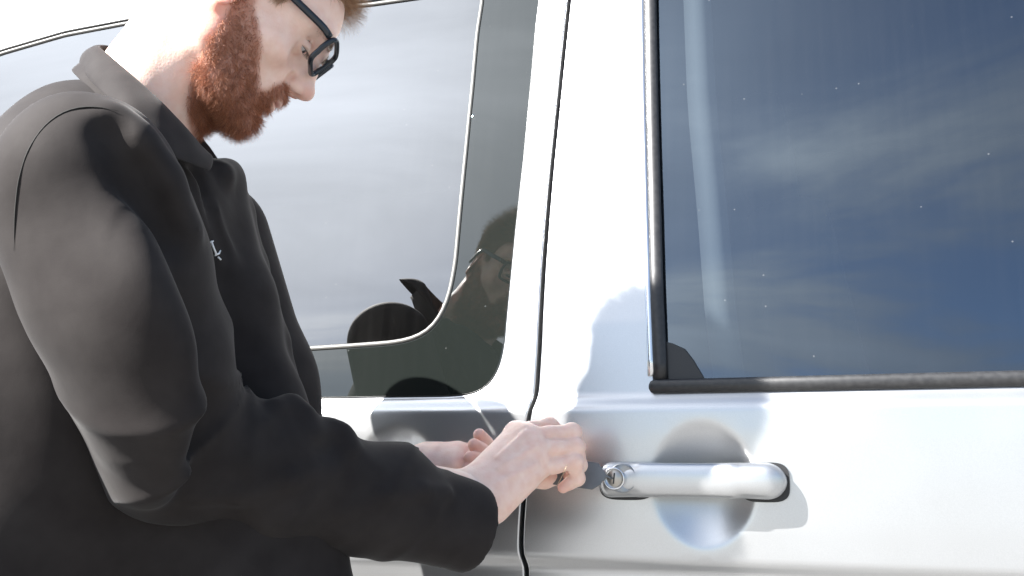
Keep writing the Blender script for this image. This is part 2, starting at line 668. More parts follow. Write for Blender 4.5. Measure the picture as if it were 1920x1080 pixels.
rear_outer = np.vstack([[(-2.9, 0.36)], seam[::-1] - [GAP, 0], [(-2.9, 1.88)]])
rear_outer = rear_outer[np.r_[True, np.linalg.norm(np.diff(rear_outer, axis=0), axis=1) > 1e-4]]
sliding = sheet('sliding_door_panel', resample(rear_outer, 0.006, True), [wl_loop], M['paint'], van, ROWS, 0.02, [FINE[1]])
front_outer = np.vstack([seam + [GAP, 0], [(0.98, 1.00), (0.95, 0.36)][::-1], [(0.98, 1.0), (0.80, 1.15), (0.45, 1.88)]])
front_outer = resample(front_outer, 0.006, True)
front = sheet('front_door_panel', front_outer, [wr_loop], M['paint'], van, ROWS, 0.02, [FINE[0]])
fender_o = [(0.955, 0.36), (1.9, 0.36), (1.9, 0.9), (1.6, 1.05), (0.99, 1.08), (0.985, 1.0)]
sheet('front_wing', resample(fender_o, 0.01, True), [], M['paint'], van, ROWS, 0.03)
# dark inner body behind the shut lines
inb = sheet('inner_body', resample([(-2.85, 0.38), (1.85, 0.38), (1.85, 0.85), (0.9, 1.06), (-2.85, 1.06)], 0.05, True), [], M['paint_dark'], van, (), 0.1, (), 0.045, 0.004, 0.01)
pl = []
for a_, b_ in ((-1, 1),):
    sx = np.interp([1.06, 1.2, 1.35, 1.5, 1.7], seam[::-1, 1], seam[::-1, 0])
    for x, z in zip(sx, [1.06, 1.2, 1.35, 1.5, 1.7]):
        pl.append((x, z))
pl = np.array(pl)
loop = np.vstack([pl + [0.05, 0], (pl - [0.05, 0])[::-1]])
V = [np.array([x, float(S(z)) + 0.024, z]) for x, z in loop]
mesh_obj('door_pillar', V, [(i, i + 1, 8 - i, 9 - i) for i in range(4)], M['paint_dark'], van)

# roof, far side and floor of the shell
prof = [(S(1.88) + 0.002, 1.882), (S(1.88) + 0.02, 1.925), (0.32, 1.965), (0.37, 1.99), (0.46, 2.01), (0.62, 2.03), (0.95, 2.04), (1.30, 2.03), (1.50, 2.0), (1.60, 1.94),
        (1.68, 1.84), (1.72, 1.72), (1.82, 1.20), (1.86, 1.05), (1.86, 0.5), (1.80, 0.36)]
prof = smooth_open(resample(prof, 0.03), 1)
xs_ = [-2.9, -1.5, -0.3, 0.56]
V = [(x, p[0], p[1]) for x in xs_ for p in prof]
n_ = len(prof)
Fc = [(i * n_ + k, i * n_ + k + 1, (i + 1) * n_ + k + 1, (i + 1) * n_ + k) for i in range(len(xs_) - 1) for k in range(n_ - 1)]
mesh_obj('roof', V, Fc, M['paint'], van)
# windscreen and bonnet
V = [(0.57, 0.24, 1.87), (0.57, 1.62, 1.87), (1.25, 0.06, 1.08), (1.25, 1.80, 1.08), (1.9, 0.10, 0.95), (1.9, 1.76, 0.95), (1.9, 0.02, 0.36), (1.9, 1.84, 0.36)]
mesh_obj('windscreen', V[:4], [(0, 1, 3, 2)], M['glass_front'], van)
mesh_obj('bonnet', V[2:], [(0, 1, 3, 2), (2, 3, 5, 4)], M['paint'], van)
mesh_obj('tailgate', [(-2.9, p[0], p[1]) for p in prof], [tuple(range(len(prof)))], M['paint'], van, smooth=False)
# cabin: floor, far lining, pale strip, seat backs
bm = bmesh.new()


def boxv(x0, x1, y0, y1, z0, z1):
    v = [(x, y, z) for x in (x0, x1) for y in (y0, y1) for z in (z0, z1)]
    f = [(0, 1, 3, 2), (4, 6, 7, 5), (0, 4, 5, 1), (2, 3, 7, 6), (0, 2, 6, 4), (1, 5, 7, 3)]
    return v, f


v_, f_ = boxv(-2.85, 1.2, 1.6, 1.62, 0.4, 1.85)
mesh_obj('cabin_lining', v_, f_, M['interior'], van, smooth=False)
v_, f_ = boxv(-2.85, 1.2, 0.08, 1.6, 0.36, 0.38)
mesh_obj('cabin_floor', v_, f_, M['interior'], van, smooth=False)
v_, f_ = boxv(-2.85, 0.5, 0.30, 1.6, 1.84, 1.86)
mesh_obj('headliner', v_, f_, M['interior'], van, smooth=False)


# -------- side windows
def pane(name, loop, material, parent, off, edge=0.0015):
    PANE[0] = True
    o = sheet(name, loop, [], material, parent, (), 0.03, (), off, edge, 0.003)
    PANE[0] = False
    return o


def inset(loop, d):
    lp = np.array(loop)
    if area(lp) < 0:
        lp = lp[::-1]
    return lp - normals2d(lp) * d


win_r = bpy.data.objects.new('sliding_door_window', None)
win_l = bpy.data.objects.new('front_door_window', None)
for w_ in (win_r, win_l):
    COL.objects.link(w_)
    w_.parent = van
win_r['label'] = 'bonded dark window reflecting the sky and the man'
win_l['label'] = 'blue-looking door window in a black rubber seal'

# inner clear field of the sliding-door window and the printed band round it
in_px = [(893, 60), (884, 160), (872, 280), (862, 380), (852, 490), (843, 540), (832, 575), (815, 605), (795, 624), (765, 637), (730, 643), (650, 649), (560, 655)]
inn = [xz(hit(*p)) for p in in_px]
zi = inn[-1][1]
in_loop = inn + [(-2.06, zi), (-2.10, zi + 0.02), (-2.12, zi + 0.06), (-2.12, 1.43)] + [(x, z - 0.006) for x, z in top_pts if x < inn[0][0] - 0.05]
in_loop += [(inn[0][0] - 0.02, zt - 0.008), (inn[0][0] + 0.002, zt - 0.022)]
in_loop = smooth_closed(resample(in_loop, 0.006, True), 4)
band_loop = inset(wl_loop, 0.0010)
PANE[0] = True
sheet('glass_band', band_loop, [inset(in_loop, -0.0025)], M['glass_band'], win_r, (1.184, 1.192, 1.2), 0.03, (), 0.0045, 0.0012, 0.002)
PANE[0] = False
pane('glass_pane', inset(in_loop, 0.003), M['glass_rear'], win_r, 0.0060)
M['seal_grey'] = mat('grey_glazing_seal', (0.10, 0.097, 0.09), 0.5, 0.0)
lp = inset(in_loop, 0.0005)
PANE[0] = True
ring = [np.array([x, float(H(np.float64(x), np.float64(z))) + 0.0045, z]) for x, z in lp[::2]]
PANE[0] = False
tube('glazing_strip', ring, 0.0030, M['seal_grey'], win_r, 8, True, (1, 0.7), (0, -1, 0))
lp = inset(wl_loop, 0.001)
ring = [np.array([x, float(S(z)) + 0.006, z]) for x, z in lp[::2]]
tube('outer_seal', ring, 0.0009, M['seal_grey'], win_r, 8, True, (1, 1), (0, -1, 0))

# front door window: glass recessed, black felt channel and waist seal
gl_loop = inset(wr_loop, 0.004)
pane('glass_pane', gl_loop, M['glass_front'], win_l, 0.010)
lft = [hit(*p) for p in [(1219, 20), (1222, 200), (1227, 400), (1231, 560), (1236, 660), (1238, 712)]]
lft = [lft[0] + (lft[0] - lft[1]) * 1.1] + lft
lft = resample([p + np.array([0, 0.001, 0]) for p in lft], 0.02)
chan = tube('window_channel', lft, 0.0088, M['rubber'], win_l, 16, False, (1, 0.62), (0, -1, 0))
glint = [hit(*p) for p in [(1203, 10), (1206, 200), (1211, 400), (1216, 560), (1221, 705)]]
glint = resample([p + np.array([0, -0.0005, 0]) for p in [glint[0] + (glint[0] - glint[1]) * 1.1] + glint], 0.02)
tube('door_frame_lip', glint, 0.0042, M['chrome'], win_l, 10, False, (1, 0.6), (0, -1, 0))
zs0, zs1 = hit(1300, 734)[2], hit(1300, 713)[2]
xs0 = hit(1216, 724)[0]
zc = (zs0 + zs1) / 2
seal = [(xs0 + d, float(S(zc)) - 0.002, zc + dz) for d, dz in ((0.001, 0), (0.003, 0), (0.007, 0))] + [(x, float(S(zc)) - 0.002, zc) for x in np.linspace(0.0, 0.74, 40)]
tube('waist_seal', seal, [0.003, 0.0065, 0.0085] + [0.0085] * 40, M['rubber'], win_l, 16, False, (0.62, 1), (0, 0, 1))
# added black plate standing in for a dark reflection in the door glass
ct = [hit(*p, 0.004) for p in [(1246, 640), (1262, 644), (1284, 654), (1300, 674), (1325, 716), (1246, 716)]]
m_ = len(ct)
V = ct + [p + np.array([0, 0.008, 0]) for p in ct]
o = mesh_obj('reflection_patch', V, [tuple(range(m_))] + [(k, m_ + k, m_ + (k + 1) % m_, (k + 1) % m_) for k in range(m_)], M['plastic'], win_l, smooth=False)
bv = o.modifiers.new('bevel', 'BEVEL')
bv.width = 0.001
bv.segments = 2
# top frame
tube('window_channel', [(x, float(S(1.728)) + 0.002, 1.728) for x in np.linspace(-0.24, 0.44, 12)], 0.009, M['rubber'], win_l, 12)
tube('window_channel', [(x, float(S(z)) + 0.002, z) for x, z in zip(np.linspace(0.455, 0.745, 12), np.linspace(1.725, 1.12, 12))], 0.009, M['rubber'], win_l, 12)


# inside: upright pale strip seen through the front glass
pts = [hit(1305, -60, 0.024), hit(1307, 0, 0.024), hit(1316, 200, 0.024), hit(1336, 400, 0.024), hit(1352, 600, 0.024), hit(1370, 730, 0.024)]
tube('pale_strip', resample(pts, 0.05), 0.019, M['interior_light'], van, 4, False, (1, 0.08), (0, -1, 0))


# seats
def seat(x, y):
    bm = bmesh.new()
    V, Fc = [], []
    root = bpy.data.objects.new('seat', None)
    COL.objects.link(root)
    root.parent = van

    def pad(name, cx, cy, cz, sx, sy, sz, tilt):
        b_ = bmesh.new()
        bmesh.ops.create_cube(b_, size=1)
        bmesh.ops.subdivide_edges(b_, edges=b_.edges[:], cuts=3, use_grid_fill=True)
        for v in b_.verts:
            p = np.array(v.co)
            q = p / max(np.linalg.norm(p * 2), 1e-6)
            p = p * 0.6 + q * 0.4 * 0.9
            X, Y, Z = p * np.array([sx, sy, sz])
            v.co = (cx + X * math.cos(tilt) + Z * math.sin(-tilt), cy + Y, cz + Z * math.cos(tilt) + X * math.sin(tilt))
        me = bpy.data.meshes.new(name)
        b_.to_mesh(me)
        b_.free()
        me.shade_smooth()
        link(name, me, M['interior'], root)
    pad('cushion', x, y, 0.75, 0.5, 0.5, 0.16, 0)
    pad('backrest', x - 0.22, y, 1.12, 0.14, 0.48, 0.66, 0.15)
    pad('headrest', x - 0.30, y, 1.52, 0.09, 0.26, 0.18, 0.1)


seat(0.15, 0.5)
seat(0.15, 1.25)

# -------- door handles
def handle(cx, cz, parent, mirror=1):
    root = bpy.data.objects.new('door_handle', None)
    COL.objects.link(root)
    root.parent = parent
    L_ = 0.214
    stn = np.linspace(0, 1, 57)
    stn = 0.5 - 0.5 * np.cos(stn * math.pi)
    K = 28
    V, Fc, BV = [], [], []
    for u in stn:
        X = -L_ / 2 + L_ * u
        # plan outline: round right end, blunter left end
        e = 1 - abs(2 * u - 1)
        rl, rr_ = 0.016, 0.022
        dl, dr = u * L_, (1 - u) * L_
        hh = 0.0202
        if dl < rl:
            hh *= math.sqrt(max(0.0, 1 - ((rl - dl) / rl) ** 2)) * 0.999 + 0.001
        if dr < rr_:
            hh *= math.sqrt(max(0.0, 1 - ((rr_ - dr) / rr_) ** 2)) * 0.999 + 0.001
        hh *= 1.0 - 0.10 * math.sin(math.pi * u) ** 2 * 0.6
        arch = 1 - (2 * u - 1) ** 4
        yo = -(0.030 + 0.008 * arch)          # front face
        sm = min(1, dl / 0.012) * min(1, dr / 0.018)
        yo = -0.014 + (yo + 0.014) * math.sqrt(max(0, 1 - (1 - sm) ** 2))
        gap = 1 / (1 + math.exp((abs(2 * u - 1.0 + 0.02) - 0.55) / 0.02))
        yi = 0.001 - 0.020 * gap             # back face: lifts off the recess in the middle
        yi = min(yi, -0.004) if gap > 0.5 else -0.002
        yc, dy = (yo + yi) / 2, abs(yi - yo) / 2
        for k in range(K):
            a = 2 * math.pi * k / K
            ca, sa = math.cos(a), math.sin(a)
            n1 = 0.80
            cz_ = math.copysign(abs(sa) ** n1, sa) * hh
            cy_ = math.copysign(abs(ca) ** n1, ca) * dy
            V.append((cx + mirror * X, yc - cy_, cz + cz_ + 0.0012 * arch))
    n_ = len(stn)
    for i in range(n_ - 1):
        for k in range(K):
            q = (i * K + k, i * K + (k + 1) % K, (i + 1) * K + (k + 1) % K, (i + 1) * K + k)
            Fc.append(q if mirror > 0 else q[::-1])
    Fc.append(tuple(range(K))[::-1])
    Fc.append(tuple((n_ - 1) * K + k for k in range(K)))
    grip = mesh_obj('grip', V, Fc, M['paint'], root)
    # black gaskets under both ends
    for x0, x1 in ((-L_ / 2 - 0.002, -0.044), (0.055, L_ / 2 + 0.0022)):
        zz = 0.0220
        pts = []
        rr2 = zz
        w = x1 - x0
        N_ = 40
        lp = []
        for k in range(N_):
            a = 2 * math.pi * k / N_
            ca, sa = math.cos(a), math.sin(a)
            lp.append((cx + mirror * ((x0 + x1) / 2 + math.copysign(abs(ca) ** 0.55, ca) * w / 2), cz + math.copysign(abs(sa) ** 0.55, sa) * zz - 0.001))
        V = [(x, -0.0035 - 0.002, z) for x, z in lp] + [(x, 0.004, z) for x, z in lp]
        Fc = [tuple(range(N_))[::-1]] + [(k, (k + 1) % N_, N_ + (k + 1) % N_, N_ + k) for k in range(N_)]
        mesh_obj('gasket', V, Fc, M['plastic'], root, smooth=False)
    return root


hx = (P(1122, 900, -0.028)[0] + P(1470, 900, -0.012)[0]) / 2
hz = P(1300, 902, -0.02)[2]
hd = handle(hx, hz, van)
hd['label'] = 'silver grip of the front door with its key lock'
hd2 = handle(DISH[1]['c'][0] + 0.01, hz, van, -1)
hd2['label'] = 'silver grip of the sliding door behind the forearm'

# key lock: bezel cup, cylinder, slot on the left end of the grip
lk = P(1152, 897, -0.040)
lk2 = P(1166, 897, -0.038)


def disc_obj(name, c, rx, rz, y0, y1, material, parent, tiltx=0.0, n_=36, inner=0.0, depth=0.0):
    V, Fc = [], []
    rings = [(1.0, y1), (1.0, y0 + 0.0008), (0.93, y0)]
    if inner:
        rings += [(inner + 0.03, y0), (inner, y0 + 0.0006), (inner * 0.96, y0 + depth), (0.02, y0 + depth)]
    else:
        rings += [(0.02, y0)]
    for s_, y in rings:
        for k in range(n_):
            a = 2 * math.pi * k / n_
            V.append((c[0] + rx * s_ * math.cos(a), c[1] + y + tiltx * math.cos(a) * s_, c[2] + rz * s_ * math.sin(a)))
    for i in range(len(rings) - 1):
        for k in range(n_):
            Fc.append((i * n_ + k, i * n_ + (k + 1) % n_, (i + 1) * n_ + (k + 1) % n_, (i + 1) * n_ + k))
    Fc.append(tuple((len(rings) - 1) * n_ + k for k in range(n_)))
    o = mesh_obj(name, V, Fc, material, parent)
    return o


disc_obj('lock_surround', lk2, 0.0165, 0.0165, -0.0005, 0.010, M['paint'], hd, 0.002, 40, 0.93, 0.0028)
disc_obj('lock_bezel', lk, 0.0122, 0.0128, -0.0035, 0.006, M['chrome'], hd, 0.001, 36, 0.86, 0.002)
disc_obj('lock_cylinder', lk + np.array([0, -0.0012, 0]), 0.0092, 0.0096, -0.0010, 0.004, M['lock'], hd)
v_, f_ = boxv(-0.0008, 0.0008, -0.0004, 0.0006, -0.0062, 0.0062)
so = mesh_obj('key_slot', [(x + lk[0] + 0.12 * z, y + lk[1] - 0.0026, z + lk[2]) for x, y, z in v_], f_, M['plastic'], hd, smooth=False)


# wheels and sill
def wheel(x, y, s):
    root = bpy.data.objects.new('wheel', None)
    COL.objects.link(root)
    root.parent = van
    def lathe(name, prof_, material):
        n_ = 40
        V = [(x + r * math.cos(2 * math.pi * k / n_), y + s * d, 0.34 + r * math.sin(2 * math.pi * k / n_)) for r, d in prof_ for k in range(n_)]
        Fc = [(i * n_ + k, i * n_ + (k + 1) % n_, (i + 1) * n_ + (k + 1) % n_, (i + 1) * n_ + k) for i in range(len(prof_) - 1) for k in range(n_)]
        mesh_obj(name, V, Fc, material, root)
    lathe('tyre', [(0.21, 0.03), (0.22, 0.0), (0.30, 0.0), (0.33, 0.02), (0.34, 0.05), (0.34, 0.17), (0.33, 0.2), (0.22, 0.22)], M['tyre'])
    lathe('rim', [(0.001, 0.02), (0.06, 0.02), (0.08, 0.05), (0.18, 0.04), (0.215, 0.01), (0.215, 0.2)], M['chrome'])


for wx in (-2.15, 1.42):
    wheel(wx, 0.03, 1)
    wheel(wx, 1.82, -1)

# ================================================================== the man
# ---- signed-distance modelling on a grid, skinned by surface nets
def smin(a, b_, k):
    if k <= 0:
        return np.minimum(a, b_)
    h = np.maximum(k - np.abs(a - b_), 0) / k
    return np.minimum(a, b_) - h * h * k * 0.25


def smax(a, b_, k):
    return -smin(-a, -b_, k)


def _rotm(v):
    """rotation matrix whose rows are the local axes, from euler degrees (x, y, z)"""
    e = Matrix.Rotation(math.radians(v[2]), 3, 'Z') @ Matrix.Rotation(math.radians(v[1]), 3, 'Y') @ Matrix.Rotation(math.radians(v[0]), 3, 'X')
    return np.array(e).T


class Field:
    def __init__(self, lo, hi, h):
        self.lo = np.array(lo, float)
        self.h = h
        self.n = np.ceil((np.array(hi, float) - self.lo) / h).astype(int) + 1
        self.v = np.full(self.n, 0.06, np.float32)
        self.ax = [(self.lo[i] + h * np.arange(self.n[i])).astype(np.float32) for i in range(3)]

    def _sub(self, lo, hi):
        a = np.clip(np.floor((np.array(lo) - self.lo) / self.h).astype(int), 0, self.n)
        b_ = np.clip(np.ceil((np.array(hi) - self.lo) / self.h).astype(int) + 1, 0, self.n)
        return tuple(slice(i, j) for i, j in zip(a, b_))

    def _xyz(self, sl):
        return (self.ax[0][sl[0]][:, None, None], self.ax[1][sl[1]][None, :, None], self.ax[2][sl[2]][None, None, :])

    def apply(self, fn, lo, hi, k, sub=False):
        m_ = k + 3 * self.h
        sl = self._sub(np.array(lo) - m_, np.array(hi) + m_)
        if any(s_.start >= s_.stop for s_ in sl):
            return
        x, y, z = self._xyz(sl)
        d = fn(x, y, z)
        self.v[sl] = smax(self.v[sl], -d, k) if sub else smin(self.v[sl], d, k)

    def ell(self, c, r, k=0.0, rot=None, sub=False):
        c, r = np.array(c, float), np.array(r, float)
        Rm = None if rot is None else (rot if isinstance(rot, np.ndarray) else _rotm(rot))

        def fn(x, y, z):
            X, Y, Z = x - c[0], y - c[1], z - c[2]
            if Rm is not None:
                X, Y, Z = (Rm[i, 0] * X + Rm[i, 1] * Y + Rm[i, 2] * Z for i in range(3))
            k0 = np.sqrt((X / r[0]) ** 2 + (Y / r[1]) ** 2 + (Z / r[2]) ** 2)
            k1 = np.sqrt((X / r[0] ** 2) ** 2 + (Y / r[1] ** 2) ** 2 + (Z / r[2] ** 2) ** 2)
            return k0 * (k0 - 1) / np.maximum(k1, 1e-6)
        m_ = r.max()
        self.apply(fn, c - m_, c + m_, k, sub)

    def cone(self, a, b_, ra, rb, k=0.0, sub=False, squash=None):
        """round cone a->b; squash=(axis, factor) thins the section along a direction"""
        a, b_ = np.array(a, float), np.array(b_, float)
        ab = b_ - a
        L2 = max(float(ab @ ab), 1e-12)
        q = None
        if squash is not None:
            q = np.array(squash[0], float)
            q = q - ab * (q @ ab) / L2
            q /= np.linalg.norm(q)
            g = 1.0 / squash[1] - 1.0

        def fn(x, y, z):
            X, Y, Z = x - a[0], y - a[1], z - a[2]
            t = np.clip((X * ab[0] + Y * ab[1] + Z * ab[2]) / L2, 0, 1)
            X, Y, Z = X - t * ab[0], Y - t * ab[1], Z - t * ab[2]
            r = ra + (rb - ra) * t
            if q is not None:
                w = X * q[0] + Y * q[1] + Z * q[2]
                X, Y, Z = X + g * w * q[0], Y + g * w * q[1], Z + g * w * q[2]
                return (np.sqrt(X * X + Y * Y + Z * Z) - r) * min(1.0, squash[1] * 1.15)
            return np.sqrt(X * X + Y * Y + Z * Z) - r
        m_ = max(ra, rb)
        self.apply(fn, np.minimum(a, b_) - m_, np.maximum(a, b_) + m_, k, sub)

    def chain(self, pts, rr, k=0.0, sub=False, squash=None):
        for i in range(len(pts) - 1):
            self.cone(pts[i], pts[i + 1], rr[i], rr[i + 1], k, sub, squash)

    def displace(self, fn):
        x, y, z = self._xyz((slice(None),) * 3)
        near = np.abs(self.v) < 0.03
        ii = np.nonzero(near)
        X, Y, Z = self.ax[0][ii[0]], self.ax[1][ii[1]], self.ax[2][ii[2]]
        self.v[ii] -= fn(X, Y, Z).astype(np.float32)

    def sample(self, p):
        g = (np.atleast_2d(p) - self.lo) / self.h
        i = np.clip(np.floor(g).astype(int), 0, self.n - 2)
        t = np.clip(g - i, 0, 1)
        r = 0
        for dx in (0, 1):
            for dy in (0, 1):
                for dz in (0, 1):
                    w = (t[:, 0] if dx else 1 - t[:, 0]) * (t[:, 1] if dy else 1 - t[:, 1]) * (t[:, 2] if dz else 1 - t[:, 2])
                    r = r + w * self.v[i[:, 0] + dx, i[:, 1] + dy, i[:, 2] + dz]
        return r

    def march(self, px, py, t0=0.3, t1=2.0):
        """first point of the surface under a pixel of the photograph"""
        d = ray(px, py)
        t = np.linspace(t0, t1, 3400)
        p = CAM_POS + d * t[:, None]
        ok = np.all((p > self.lo) & (p < self.lo + self.h * (self.n - 1)), axis=1)
        if not ok.any():
            return None
        p = p[ok]
        s_ = self.sample(p)
        j = np.nonzero(s_ < 0)[0]
        return p[j[0]] if len(j) else None

    def mesh(self):
        v = self.v
        neg = v < 0
        nx, ny, nz = v.shape
        acc = np.zeros((nx - 1, ny - 1, nz - 1, 3), np.float32)
        cnt = np.zeros((nx - 1, ny - 1, nz - 1), np.float32)
        quads = []
        for axis in range(3):
            s0 = [slice(None)] * 3
            s1 = [slice(None)] * 3
            s0[axis] = slice(0, -1)
            s1[axis] = slice(1, None)
            A, B = neg[tuple(s0)], neg[tuple(s1)]
            e = np.nonzero(A != B)
            va = v[tuple(s0)][e]
            vb = v[tuple(s1)][e]
            t = va / (va - vb)
            pos = np.stack(e, 1).astype(np.float32)
            pos[:, axis] += t
            flip = A[e]
            o1, o2 = (axis + 1) % 3, (axis + 2) % 3
            base = np.stack(e, 1)
            cells = []
            for d1, d2 in ((-1, -1), (0, -1), (0, 0), (-1, 0)):
                c = base.copy()
                c[:, o1] += d1
                c[:, o2] += d2
                cells.append(c)
            dims = np.array([nx - 1, ny - 1, nz - 1])
            ok = np.ones(len(base), bool)
            for c in cells:
                ok &= np.all((c >= 0) & (c < dims), axis=1)
            for c in cells:
                cc = c[ok]
                np.add.at(acc, (cc[:, 0], cc[:, 1], cc[:, 2]), pos[ok])
                np.add.at(cnt, (cc[:, 0], cc[:, 1], cc[:, 2]), 1)
            Q = np.stack([c[ok] @ np.array([(ny - 1) * (nz - 1), nz - 1, 1]) for c in cells], 1)
            fl = flip[ok]
            Q[~fl] = Q[~fl][:, ::-1]
            quads.append(Q)
        Q = np.vstack(quads)
        used = np.unique(Q)
        remap = np.full((nx - 1) * (ny - 1) * (nz - 1), -1, np.int64)
        remap[used] = np.arange(len(used))
        pts = (acc.reshape(-1, 3)[used] / np.maximum(cnt.reshape(-1)[used], 1)[:, None]) * self.h + self.lo
        return pts.astype(float), remap[Q]


def smooth_mesh(V, Q, it=2, lam=0.5):
    e = np.vstack([Q[:, [i, (i + 1) % 4]] for i in range(4)])
    for _ in range(it):
        a = np.zeros_like(V)
        c = np.zeros(len(V))
        np.add.at(a, e[:, 0], V[e[:, 1]])
        np.add.at(c, e[:, 0], 1)
        V = V + lam * (a / np.maximum(c, 1)[:, None] - V)
    return V


def field_obj(name, fields, material, parent, it=2, tint=None, keep=None):
    Vs, Qs, Ts = [], [], []
    o_ = 0
    for fi, F_ in enumerate(fields):
        V, Q = F_.mesh()
        V = smooth_mesh(V, Q, it)
        if tint is not None:
            Ts.append(tint(fi, V))
        Vs.append(V)
        Qs.append(Q + o_)
        o_ += len(V)
    V, Q = np.vstack(Vs), np.vstack(Qs)
    me = bpy.data.meshes.new(name)
    me.vertices.add(len(V))
    me.vertices.foreach_set('co', V.astype(np.float32).ravel())
    me.loops.add(len(Q) * 4)
    me.loops.foreach_set('vertex_index', Q.astype(np.int32).ravel())
    me.polygons.add(len(Q))
    me.polygons.foreach_set('loop_start', np.arange(0, len(Q) * 4, 4, dtype=np.int32))
    me.update(calc_edges=True)
    me.shade_smooth()
    if tint is not None:
        ca = me.color_attributes.new('tint', 'FLOAT_COLOR', 'POINT')
        T = np.vstack(Ts)
        ca.data.foreach_set('color', np.c_[T, np.ones(len(T))].astype(np.float32).ravel())
    o = link(name, me, material, parent)
    return o, V, Q


# ---- head placement
HO = np.array([-0.614, -0.330, 1.4878])
HS = 0.93
HO = CAM_POS + (HO - CAM_POS) * 0.98
HS *= 0.98
HO = HO - _R * 0.004
_hy, _hp, _hr = 0.72, 0.68, 0.08
_Rz = np.array([[math.cos(_hy), -math.sin(_hy), 0], [math.sin(_hy), math.cos(_hy), 0], [0, 0, 1]])
_Ry = np.array([[math.cos(_hp), 0, math.sin(_hp)], [0, 1, 0], [-math.sin(_hp), 0, math.cos(_hp)]])
_Rx = np.array([[1, 0, 0], [0, math.cos(_hr), -math.sin(_hr)], [0, math.sin(_hr), math.cos(_hr)]])
HR = _Rz @ _Ry @ _Rx


def hw(p):
    return np.asarray(p, float) * HS @ HR.T + HO


def hl(p):
    return ((np.asarray(p, float) - HO) @ HR) / HS


person = thing('person', 'bearded man in glasses and a black jacket bending over the door lock', 'person')

# neck direction in head coordinates (from the photograph)
NB = hl(P(292, 172, -0.375))      # neck where it enters the collar
NB2 = hl(P(212, 262, -0.405))

import time as _tm
_T0 = _tm.time()
FH_ = Field((-0.12, -0.13, -0.20), (0.14, 0.12, 0.15), 0.00135)
F = FH_
F.ell((-0.008, 0, 0.055), (0.096, 0.077, 0.085))
F.ell((0.046, 0, 0.048), (0.050, 0.064, 0.052), 0.02)
F.ell((0.040, 0, -0.012), (0.050, 0.060, 0.080), 0.03)
F.ell((0.070, 0, -0.040), (0.028, 0.036, 0.030), 0.02)
for s in (-1, 1):
    F.chain([(0.0, s * 0.060, 0.0), (0.008, s * 0.055, -0.052), (0.045, s * 0.040, -0.076), (0.078, s * 0.015, -0.086)], [0.016, 0.017, 0.017, 0.015], 0.022)
    F.ell((0.052, s * 0.050, -0.010), (0.026, 0.017, 0.017), 0.02)
    F.chain([(0.090, s * 0.010, 0.042), (0.086, s * 0.030, 0.046), (0.070, s * 0.053, 0.040)], [0.009, 0.010, 0.009], 0.014)
F.ell((0.082, 0, -0.083), (0.016, 0.021, 0.015), 0.012)
# eye sockets
for s in (-1, 1):
    F.ell((0.097, s * 0.034, 0.018), (0.018, 0.020, 0.013), 0.014, sub=True)
    F.ell((0.087, s * 0.040, 0.002), (0.011, 0.016, 0.009), 0.012, sub=True)
# nose
F.chain([(0.089, 0, 0.036), (0.099, 0, 0.014), (0.110, 0, -0.006)], [0.0075, 0.0080, 0.0095], 0.010)
F.ell((0.1125, 0, -0.0105), (0.0110, 0.0105, 0.0100), 0.006)
for s in (-1, 1):
    F.cone((0.088, s * 0.004, 0.01), (0.100, s * 0.010, -0.013), 0.008, 0.0075, 0.010)
    F.ell((0.1015, s * 0.0115, -0.0155), (0.0105, 0.0068, 0.0078), 0.003)
F.cone((0.098, 0, -0.021), (0.111, 0, -0.017), 0.004, 0.004, 0.004)
for s in (-1, 1):
    F.ell((0.1045, s * 0.0075, -0.0215), (0.0062, 0.0030, 0.0042), 0.0015, sub=True)
    F.cone((0.0905, s * 0.0170, -0.010), (0.0890, s * 0.022, -0.026), 0.0022, 0.0018, 0.006, sub=True)
# lips
F.ell((0.090, 0, -0.037), (0.013, 0.026, 0.010), 0.008)
F.ell((0.0975, 0, -0.0415), (0.0072, 0.020, 0.0042), 0.003)
F.ell((0.0945, 0, -0.0515), (0.0078, 0.018, 0.0052), 0.004)
F.ell((0.104, 0, -0.0462), (0.012, 0.023, 0.0011), 0.0018, sub=True)
F.ell((0.097, 0, -0.0640), (0.010, 0.022, 0.0060), 0.008, sub=True)
# eyelids
for s in (-1, 1):
    F.ell((0.0735, s * 0.0325, 0.018), (0.0142, 0.0150, 0.0138), 0.003)
    F.ell((0.0905, s * 0.0350, 0.0140), (0.013, 0.0150, 0.0030), 0.0010, sub=True)
    F.cone((0.0855, s * 0.020, 0.0265), (0.0785, s * 0.046, 0.0250), 0.0016, 0.0014, 0.0025, sub=True)
    F.cone((0.0850, s * 0.022, 0.0050), (0.0775, s * 0.046, 0.0075), 0.0010, 0.0008, 0.0025, sub=True)
# ears
for s in (-1, 1):
    F.ell((-0.010, s * 0.076, 0.004), (0.017, 0.0045, 0.031), 0.003, (s * 8, -12, s * 18))
    F.ell((-0.004, s * 0.0745, -0.023), (0.0085, 0.0045, 0.0095), 0.004)
    F.ell((-0.006, s * 0.083, 0.006), (0.009, 0.005, 0.018), 0.003, (s * 8, -12, s * 18), sub=True)
# neck
F.cone((-0.028, 0, -0.02), NB, 0.062, 0.062, 0.018)
F.cone(NB, NB2, 0.060, 0.055, 0.02)
F.chain([(-0.012, -0.056, -0.028), NB + np.array([0.022, -0.040, 0.0])], [0.012, 0.011], 0.02)
F.v = F.v  # head field, still in head coordinates


